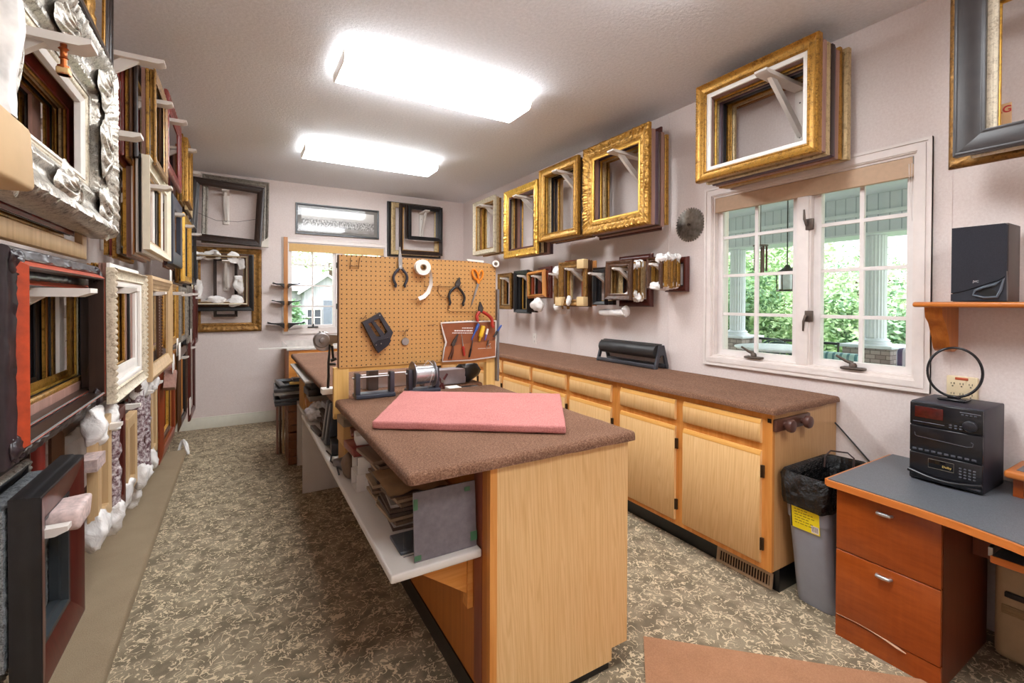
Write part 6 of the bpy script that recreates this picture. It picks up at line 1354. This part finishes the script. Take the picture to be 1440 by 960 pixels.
# ------------------------------------------------------------------ beyond the windows
PFZ = -.02
t = NT('grass_ground'); v = t.coord(); f = t.noise(v, 3, 4); g = t.noise(v, 40, 3); t.set(t.mix(.5, t.ramp(f, [(.3, '#7a9660'), (.7, '#9ab57e')]), t.ramp(g, [(.3, '#6c8a54'), (.7, '#a7c08a')])), .9); M_GRASS = t.m
b = MB(); b.box((-40, -25, -.4), (70, 70, -.15)); struct(b.build('ground_lawn', M_GRASS, origin=(0, 0, 0)))
M_PORCH = plain('#b3aca4', .7); t = NT('beadboard'); v = t.coord((1, 1/.11, 1)); sx_ = t.n('ShaderNodeSeparateXYZ'); t.l(v, sx_.inputs[0]); gr = t.math('LESS_THAN', t.math('FRACT', t.math('ADD', sx_.outputs['Y'], 50)), .09)
t.set(t.mix(gr, '#c6cdd4', '#98a2ab'), .5); M_BEADB = t.m; M_PTRIM = plain('#d3dade', .5, var=.03)
b = MB(); b.box((XR+TH+.001, -4, -.16), (7.2, 9, PFZ)); struct(b.build('porch_floor', M_PORCH, origin=(0, 0, 0)))
b = MB(); b.box((XR+TH+.001, -4, 2.68), (7.0, 9, 2.95)); struct(b.build('porch_ceiling', M_PTRIM, origin=(0, 0, 0)))
b = MB(); b.box((6.3, -4, 2.24), (6.75, 9, 2.679)); o = struct(b.build('porch_beam', M_BEADB, origin=(0, 0, 0)))
b = MB(); b.box((6.27, -4, 2.44), (6.30, 9, 2.485)); b.build('ledge', M_PTRIM, o)
b = MB(); b.box((6.285, -4, 2.225), (6.77, 9, 2.245)); b.build('soffit_board', M_PTRIM, o)
t = NT('stacked_stone'); v = t.coord((1, 1, 1)); br = t.n('ShaderNodeTexBrick'); mp_ = t.coord((1, 1, 1), loc=(0, 0, 0)); sx2 = t.n('ShaderNodeSeparateXYZ'); t.l(mp_, sx2.inputs[0]); cb = t.n('ShaderNodeCombineXYZ'); t.l(t.math('ADD', sx2.outputs['X'], sx2.outputs['Y']), cb.inputs[0]); t.l(sx2.outputs['Z'], cb.inputs[1]); t.l(cb.outputs[0], br.inputs['Vector'])
br.inputs['Scale'].default_value = 5; br.inputs['Color1'].default_value = lin('#8f8580'); br.inputs['Color2'].default_value = lin('#b5aaa3'); br.inputs['Mortar'].default_value = lin('#6d6560'); t.l(br.outputs['Color'], t.b.inputs['Base Color']); t.b.inputs['Roughness'].default_value = .9; t.bump(br.outputs['Fac'], .5, .02); M_STONE = t.m
def porch_column(y, label, x=6.53):
    o = thing('porch_column', label, 'column', (x, y, PFZ+.001), 'porch columns'); b = MB(); b.bbox((x-.25, y-.24, PFZ+.001), (x+.25, y+.24, .90), .01); b.build('stone_pier', M_STONE, o)
    b = MB(); b.bbox((x-.27, y-.26, .90), (x+.27, y+.26, .935), .005); b.build('pier_cap', M_PTRIM, o)
    n = 20; poly = []
    for k in range(n):
        for da, r in ((0, .108), (.35, .099), (.65, .099)): a = 2*PI*(k+da)/n; poly.append((x+r*math.cos(a), y+r*math.sin(a)))
    b = MB(); b.prism(poly, 1.0, 2.223, 'z'); b.build('fluted_shaft', M_PTRIM, o)
    b = MB(); b.lathe([(.155, .936), (.155, .96), (.135, .97), (.145, .985), (.112, 1.01)], (x, y, 0), n=32); b.build('column_base', M_PTRIM, o)
porch_column(2.53, 'pale fluted porch column on a stone pier, seen through the right sash'); porch_column(4.30, 'pale fluted porch column at the left of the window view')
M_IRON = plain('#23282a', .5)
def railing(label, y0, y1, x=6.53, z1=.92, z0=.10):
    o = thing('porch_railing', label, 'railing', (x, (y0+y1)/2, z0)); b = MB(); b.box((x-.02, y0, z1-.03), (x+.02, y1, z1)); b.box((x-.015, y0, z1-.16), (x+.015, y1, z1-.14)); b.box((x-.015, y0, z0), (x+.015, y1, z0+.02)); b.build('rails', M_IRON, o)
    n = int((y1-y0)/.21)
    for k in range(1, n):
        y = y0+(y1-y0)*k/n; b = MB(); b.box((x-.009, y-.009, z0+.02), (x+.009, y+.009, z1-.03)); b.build('baluster', M_IRON, o)
    b = MB()
    for y in (y0+.015, y1-.015): b.box((x-.02, y-.015, PFZ+.001), (x+.02, y+.015, z1-.03))
    b.build('post', M_IRON, o)
railing('black iron porch railing between the two columns', 2.70, 4.03); railing('black iron porch railing right of the near column', .6, 2.2)
M_GIRON = plain('#3f5a54', .5)
def iron_chair(label, x, y, rz):
    o = thing('iron_chair', label, 'chair', (x, y, PFZ+.001), 'patio chairs', rz); b = MB(); b.lathe([(.21, .43), (.22, .44), (.21, .45)], n=24); b.build('seat', M_GIRON, o, local=True)
    for sx, sy in ((-.15, -.15), (.15, -.15), (-.15, .15), (.15, .15)):
        b = MB(); b.tube([(sx, sy, .43), (sx*1.25, sy*1.25, .0)], .012, 8); b.build('leg', M_GIRON, o, local=True)
    b = MB(); n = 16; arch = lambda r, zc: [(r*math.cos(PI-PI*k/n), .20+.04*math.sin(PI*k/n), zc+r*1.15*math.sin(PI*k/n)) for k in range(n+1)]
    b.tube([(-.24, .19, .44)]+arch(.24, .70)+[(.24, .19, .44)], .013, 8); b.tube(arch(.17, .70), .009, 6); b.tube(arch(.10, .70), .009, 6)
    for a in range(1, 8): t_ = PI*a/8; b.tube([(.09*math.cos(t_), .22, .70+.1*math.sin(t_)), (.235*math.cos(t_), .235, .70+.27*math.sin(t_))], .008, 6)
    for xx in (-.12, -.04, .04, .12): b.tube([(xx, .2, .44), (xx, .21, .71)], .008, 6)
    b.build('backrest', M_GIRON, o, local=True); return o
iron_chair('green iron patio chair with a round back behind the white table', 5.25, 3.02, math.radians(-75)); iron_chair('green iron patio chair seen at the lower left of the window', 4.9, 3.55, math.radians(20)); iron_chair('green iron patio chair seen through the right sash', 5.6, 3.35, math.radians(-95))
o = thing('patio_table', 'round white patio table on the porch', 'table', (4.85, 2.75, PFZ+.001)); M_PT = plain('#dfe6ea', .4)
b = MB(); b.lathe([(.38, .935), (.40, .95), (.40, .96), (.38, .965)], (4.85, 2.75, 0), n=32); b.build('table_top', M_PT, o); b = MB(); b.tube([(4.85, 2.75, PFZ+.03), (4.85, 2.75, .94)], .03, 10); b.build('pedestal', M_IRON, o); b = MB(); b.lathe([(.22, PFZ+.001), (.22, PFZ+.02), (.04, PFZ+.04)], (4.85, 2.75, 0), n=20); b.build('foot', M_IRON, o)
def lounge(label, x, y, zt, c1, c2, rz=0):
    t = NT('striped_cushion'); v = t.coord((1, 1/.075, 1)); s_ = t.n('ShaderNodeSeparateXYZ'); t.l(v, s_.inputs[0]); st_ = t.math('LESS_THAN', t.math('FRACT', t.math('ADD', s_.outputs['Y'], 50)), .35); t.set(t.mix(st_, c1, c2), .8)
    o = thing('patio_armchair', label, 'armchair', (x, y, PFZ+.001), None, rz); b = MB(); b.bbox((.15, -.32, .40), (.29, .32, zt-PFZ), .05, 3); b.build('back_cushion', t.m, o, local=True); b = MB(); b.bbox((-.35, -.30, .28), (.14, .30, .42), .04, 3); b.build('seat_cushion', t.m, o, local=True)
    b = MB(); b.box((-.35, -.33, .2), (.30, .33, .27)); b.build('seat_frame', M_IRON, o, local=True)
    for sx in (-.32, .26):
        for sy in (-.30, .28): b = MB(); b.box((sx, sy, 0), (sx+.03, sy+.03, .2)); b.build('leg', M_IRON, o, local=True)
lounge('armchair with a teal striped cushion on the porch', 5.85, 2.80, .84, '#9fc4c0', '#4d7f86'); lounge('armchair with a purple and white striped cushion right of the column', 6.05, 1.90, .93, '#5c5374', '#c9c6d4')
# lantern and wind chimes under the porch ceiling
o = thing('hanging_lantern', 'black glass lantern hanging from the porch ceiling', 'lantern', (4.2, 2.292, 1.53)); lx, ly = 4.2, 2.292
b = MB(); b.cyl((lx, ly, 1.76), (lx, ly, 2.679), .006, 6); b.build('rod', M_IRON, o)
b = MB(); b.lathe([(.10, 1.695), (.085, 1.70), (.03, 1.735), (.015, 1.76)], (lx, ly, 0), n=6); b.lathe([(.088, 1.525), (.088, 1.54)], (lx, ly, 0), n=6)
for k in range(6): a = 2*PI*k/6; b.cyl((lx+.078*math.cos(a), ly+.078*math.sin(a), 1.535), (lx+.082*math.cos(a), ly+.082*math.sin(a), 1.70), .005, 6)
b.build('cage', M_IRON, o); b = MB(); b.lathe([(.068, 1.545), (.070, 1.69)], (lx, ly, 0), n=6, cap=False); b.build('glass', plain('#cfe0e6', .2), o)
o = thing('wind_chimes', 'dark wind chimes hanging under the porch ceiling', 'wind chimes', (4.5, 2.72, 1.70)); b = MB(); b.cyl((4.5, 2.72, 2.0), (4.5, 2.72, 2.679), .004, 6); b.lathe([(.07, 1.99), (.07, 2.0)], (4.5, 2.72, 0), n=18); b.build('hanger', plain('#5b4a44', .5), o)
for k in range(5): a = 2*PI*k/5+.4; b = MB(); b.cyl((4.5+.055*math.cos(a), 2.72+.055*math.sin(a), 1.70+.04*(k % 3)), (4.5+.055*math.cos(a), 2.72+.055*math.sin(a), 1.985), .010, 8); b.build('chime_tube', plain('#5b4038', .4, .4), o)
# trees and shrubs
def leafmat(c1, c2, c3):
    t = NT('leaves_'+c1.strip('#')); v = t.coord(); f = t.noise(v, 6, 3); t.set(t.ramp(f, [(.35, c1), (.5, c2), (.65, c3)]), .6); return t.m
M_BARK = plain('#5a4a3e', .9, var=.3)
def tree(name, label, cat, x, y, h, r, n, leaf, mats, seed, trunk=.35, z0=-.15):
    rnd = random.Random(seed); o = thing(name, label, cat, (x, y, z0)); b = MB(); cl = [(Vector((0, 0, h*(.62))), r)]
    for k in range(12): a = rnd.uniform(0, 2*PI); q = rnd.uniform(.3, .85)*r; cl.append((Vector((q*math.cos(a), q*math.sin(a), h*rnd.uniform(trunk+.05, .92))), r*rnd.uniform(.35, .6)))
    vs = []; fs = []
    for i in range(n):
        c, rr = cl[rnd.randrange(len(cl))]; d = Vector((rnd.gauss(0, 1), rnd.gauss(0, 1), rnd.gauss(0, 1))).normalized(); p = c+d*rr*rnd.uniform(.6, 1.05)
        if p.z < .12: p.z = rnd.uniform(.12, .6)
        u = Vector((rnd.gauss(0, 1), rnd.gauss(0, 1), rnd.gauss(0, .6))).normalized(); w = u.cross(Vector((rnd.gauss(0, 1), rnd.gauss(0, 1), rnd.gauss(0, 1)))).normalized(); s = leaf*rnd.uniform(.6, 1.3)
        k = len(vs); vs += [p-u*s, p+w*s*.45, p+u*s, p-w*s*.45]; fs.append((k, k+1, k+2, k+3))
    b.add(vs, fs); b.build('foliage', mats, o, local=True); b = MB(); b.tube([(0, 0, 0), (.05*r, 0, h*.4), (0, .05*r, h*.75)], [max(.05, r*.09), r*.07, r*.03], 8)
    for k in range(4): a = k*1.7; b.tube([(0, 0, h*(.35+.08*k)), (r*.5*math.cos(a), r*.5*math.sin(a), h*(.6+.06*k))], [r*.035, r*.015], 6)
    b.build('trunk', M_BARK, o, local=True); return o
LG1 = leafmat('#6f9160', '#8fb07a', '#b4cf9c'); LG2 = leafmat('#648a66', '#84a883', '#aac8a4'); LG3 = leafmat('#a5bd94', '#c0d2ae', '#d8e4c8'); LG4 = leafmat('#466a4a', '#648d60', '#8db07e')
tree('leafy_shrub', 'dark green shrub beyond the left porch column', 'shrub', 8.6, 6.0, 2.0, 1.1, 6500, .06, LG4, 1, .05)
tree('leafy_shrub', 'bright green shrub behind the porch table', 'shrub', 9.4, 4.9, 1.7, 1.1, 6500, .06, LG1, 2, .05)
tree('leafy_shrub', 'mid green shrub behind the right sash railing', 'shrub', 10.2, 4.1, 1.45, 1.0, 5500, .06, LG2, 3, .05)
tree('leafy_shrub', 'green shrub right of the near porch column', 'shrub', 10.6, 2.9, 1.6, 1.2, 6500, .06, LG1, 4, .05)
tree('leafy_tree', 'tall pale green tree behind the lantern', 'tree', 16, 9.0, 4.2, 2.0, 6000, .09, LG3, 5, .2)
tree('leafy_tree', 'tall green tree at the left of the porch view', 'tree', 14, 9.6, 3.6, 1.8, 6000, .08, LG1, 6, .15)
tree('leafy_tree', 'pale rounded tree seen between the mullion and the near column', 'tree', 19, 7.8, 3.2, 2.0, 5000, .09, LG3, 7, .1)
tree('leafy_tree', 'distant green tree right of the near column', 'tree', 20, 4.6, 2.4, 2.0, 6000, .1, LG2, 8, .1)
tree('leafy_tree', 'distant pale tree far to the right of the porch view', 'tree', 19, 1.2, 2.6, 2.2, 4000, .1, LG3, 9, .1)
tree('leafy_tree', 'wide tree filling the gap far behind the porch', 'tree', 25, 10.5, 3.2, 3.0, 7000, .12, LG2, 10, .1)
# the yard behind the rear window: weathered shed, barrow, trees
SY = 14.0; M_SHED = wood('#8d8f95', '#b4b5ba', .8, 'z', .25); M_ROOFS = plain('#a9a7ac', .8, var=.15, scale=3)
o = thing('garden_shed', 'weathered grey shed with a gable roof in the yard behind the rear window', 'shed', (2.0, SY+1, -.15))
b = MB(); b.box((.3, SY+.6, -.15), (1.95, SY+2.6, 1.78)); b.box((1.55, SY, -.15), (2.75, SY+2.6, 1.70)); b.prism([(1.55, 1.70), (2.75, 1.70), (2.15, 2.15)], SY, SY+.05, 'y'); b.build('wall', M_SHED, o)
b = MB(); b.prism([(SY+.35, 1.72), (SY+1.6, 2.38), (SY+2.9, 1.72), (SY+2.9, 1.78), (SY+1.6, 2.45), (SY+.35, 1.78)], .1, 2.2, 'x'); b.build('main_roof', M_ROOFS, o)
b = MB(); b.prism([(1.42, 1.62), (2.15, 2.14), (2.88, 1.62), (2.88, 1.69), (2.15, 2.21), (1.42, 1.69)], SY-.12, SY+2.2, 'y'); b.build('gable_roof', plain('#c6c6ca', .7), o)
for x0, x1, y, z0, z1 in ((.75, 1.3, SY+.58, .2, 1.45), (2.05, 2.5, SY-.02, -.1, 1.45)):
    b = MB(); b.box((x0, y, z0), (x1, y+.03, z1)); b.build('door_opening', plain('#6d7480', .8), o)
for x0, y in ((1.62, SY-.02), (.85, SY+.56)):
    f = MB(); f.box((x0, y, .75), (x0+.36, y+.02, 1.2)); fo = f.build('window', plain('#3f4650', .3), o); b = MB()
    for k in range(3): b.box((x0-.01+.18*k, y-.015, .74), (x0+.01+.18*k, y, 1.21)); b.box((x0, y-.015, .74+.225*k), (x0+.36, y, .76+.225*k))
    b.build('glazing_bar', P_WHT, fo)
o = thing('garden_cart', 'faded red garden cart with dark wheels in front of the shed', 'cart', (1.75, 12.6, -.15)); b = MB(); b.prism([(1.3, .45), (2.15, .40), (2.2, .85), (1.15, .62)], 12.3, 12.9, 'y'); b.build('tray', plain('#b47a78', .7, var=.2), o)
for x in (1.5, 2.0):
    for y in (12.25, 12.93): b = MB(); b.lathe([(.05, 0), (.28, 0), (.28, .04), (.05, .04)], (x, y, .13), (0, 1, 0), n=20); b.build('wheel', plain('#4a4646', .7), o)
tree('leafy_shrub', 'pale green shrub at the left of the shed', 'shrub', .95, 12.2, 1.5, .55, 1800, .09, LG2, 21, .05)
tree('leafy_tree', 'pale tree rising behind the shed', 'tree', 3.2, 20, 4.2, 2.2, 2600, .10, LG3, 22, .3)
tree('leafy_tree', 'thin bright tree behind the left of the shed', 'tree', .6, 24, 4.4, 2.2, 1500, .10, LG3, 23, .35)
sun = bpy.data.lights.new('sun', 'SUN'); sun.energy = SUN; sun.angle = math.radians(25); so = bpy.data.objects.new('sun', sun); COL.objects.link(so); so.rotation_euler = Vector((.62, .38, -.68)).to_track_quat('-Z', 'Y').to_euler()
# ------------------------------------------------------------------ daylight
W = bpy.data.worlds.new('World'); S.world = W; W.use_nodes = True
nt = W.node_tree; bg = nt.nodes['Background']
sky = nt.nodes.new('ShaderNodeTexSky'); sky.sky_type = 'NISHITA'; sky.sun_disc = False; sky.sun_elevation = math.radians(50); sky.sun_rotation = math.radians(200)
sky.air_density = 1.5; sky.dust_density = 3; sky.altitude = 100
mx = nt.nodes.new('ShaderNodeMix'); mx.data_type = 'RGBA'; mx.inputs[0].default_value = .6; mx.inputs[7].default_value = (8, 8.2, 8.6, 1)
nt.links.new(sky.outputs[0], mx.inputs[6]); nt.links.new(mx.outputs[2], bg.inputs['Color']); bg.inputs['Strength'].default_value = SKY
S.view_settings.exposure = EXPO
S.cycles.max_bounces = 8; S.cycles.diffuse_bounces = 5; S.cycles.transparent_max_bounces = 12
S.cycles.use_denoising = True
S.cycles.sample_clamp_indirect = 6
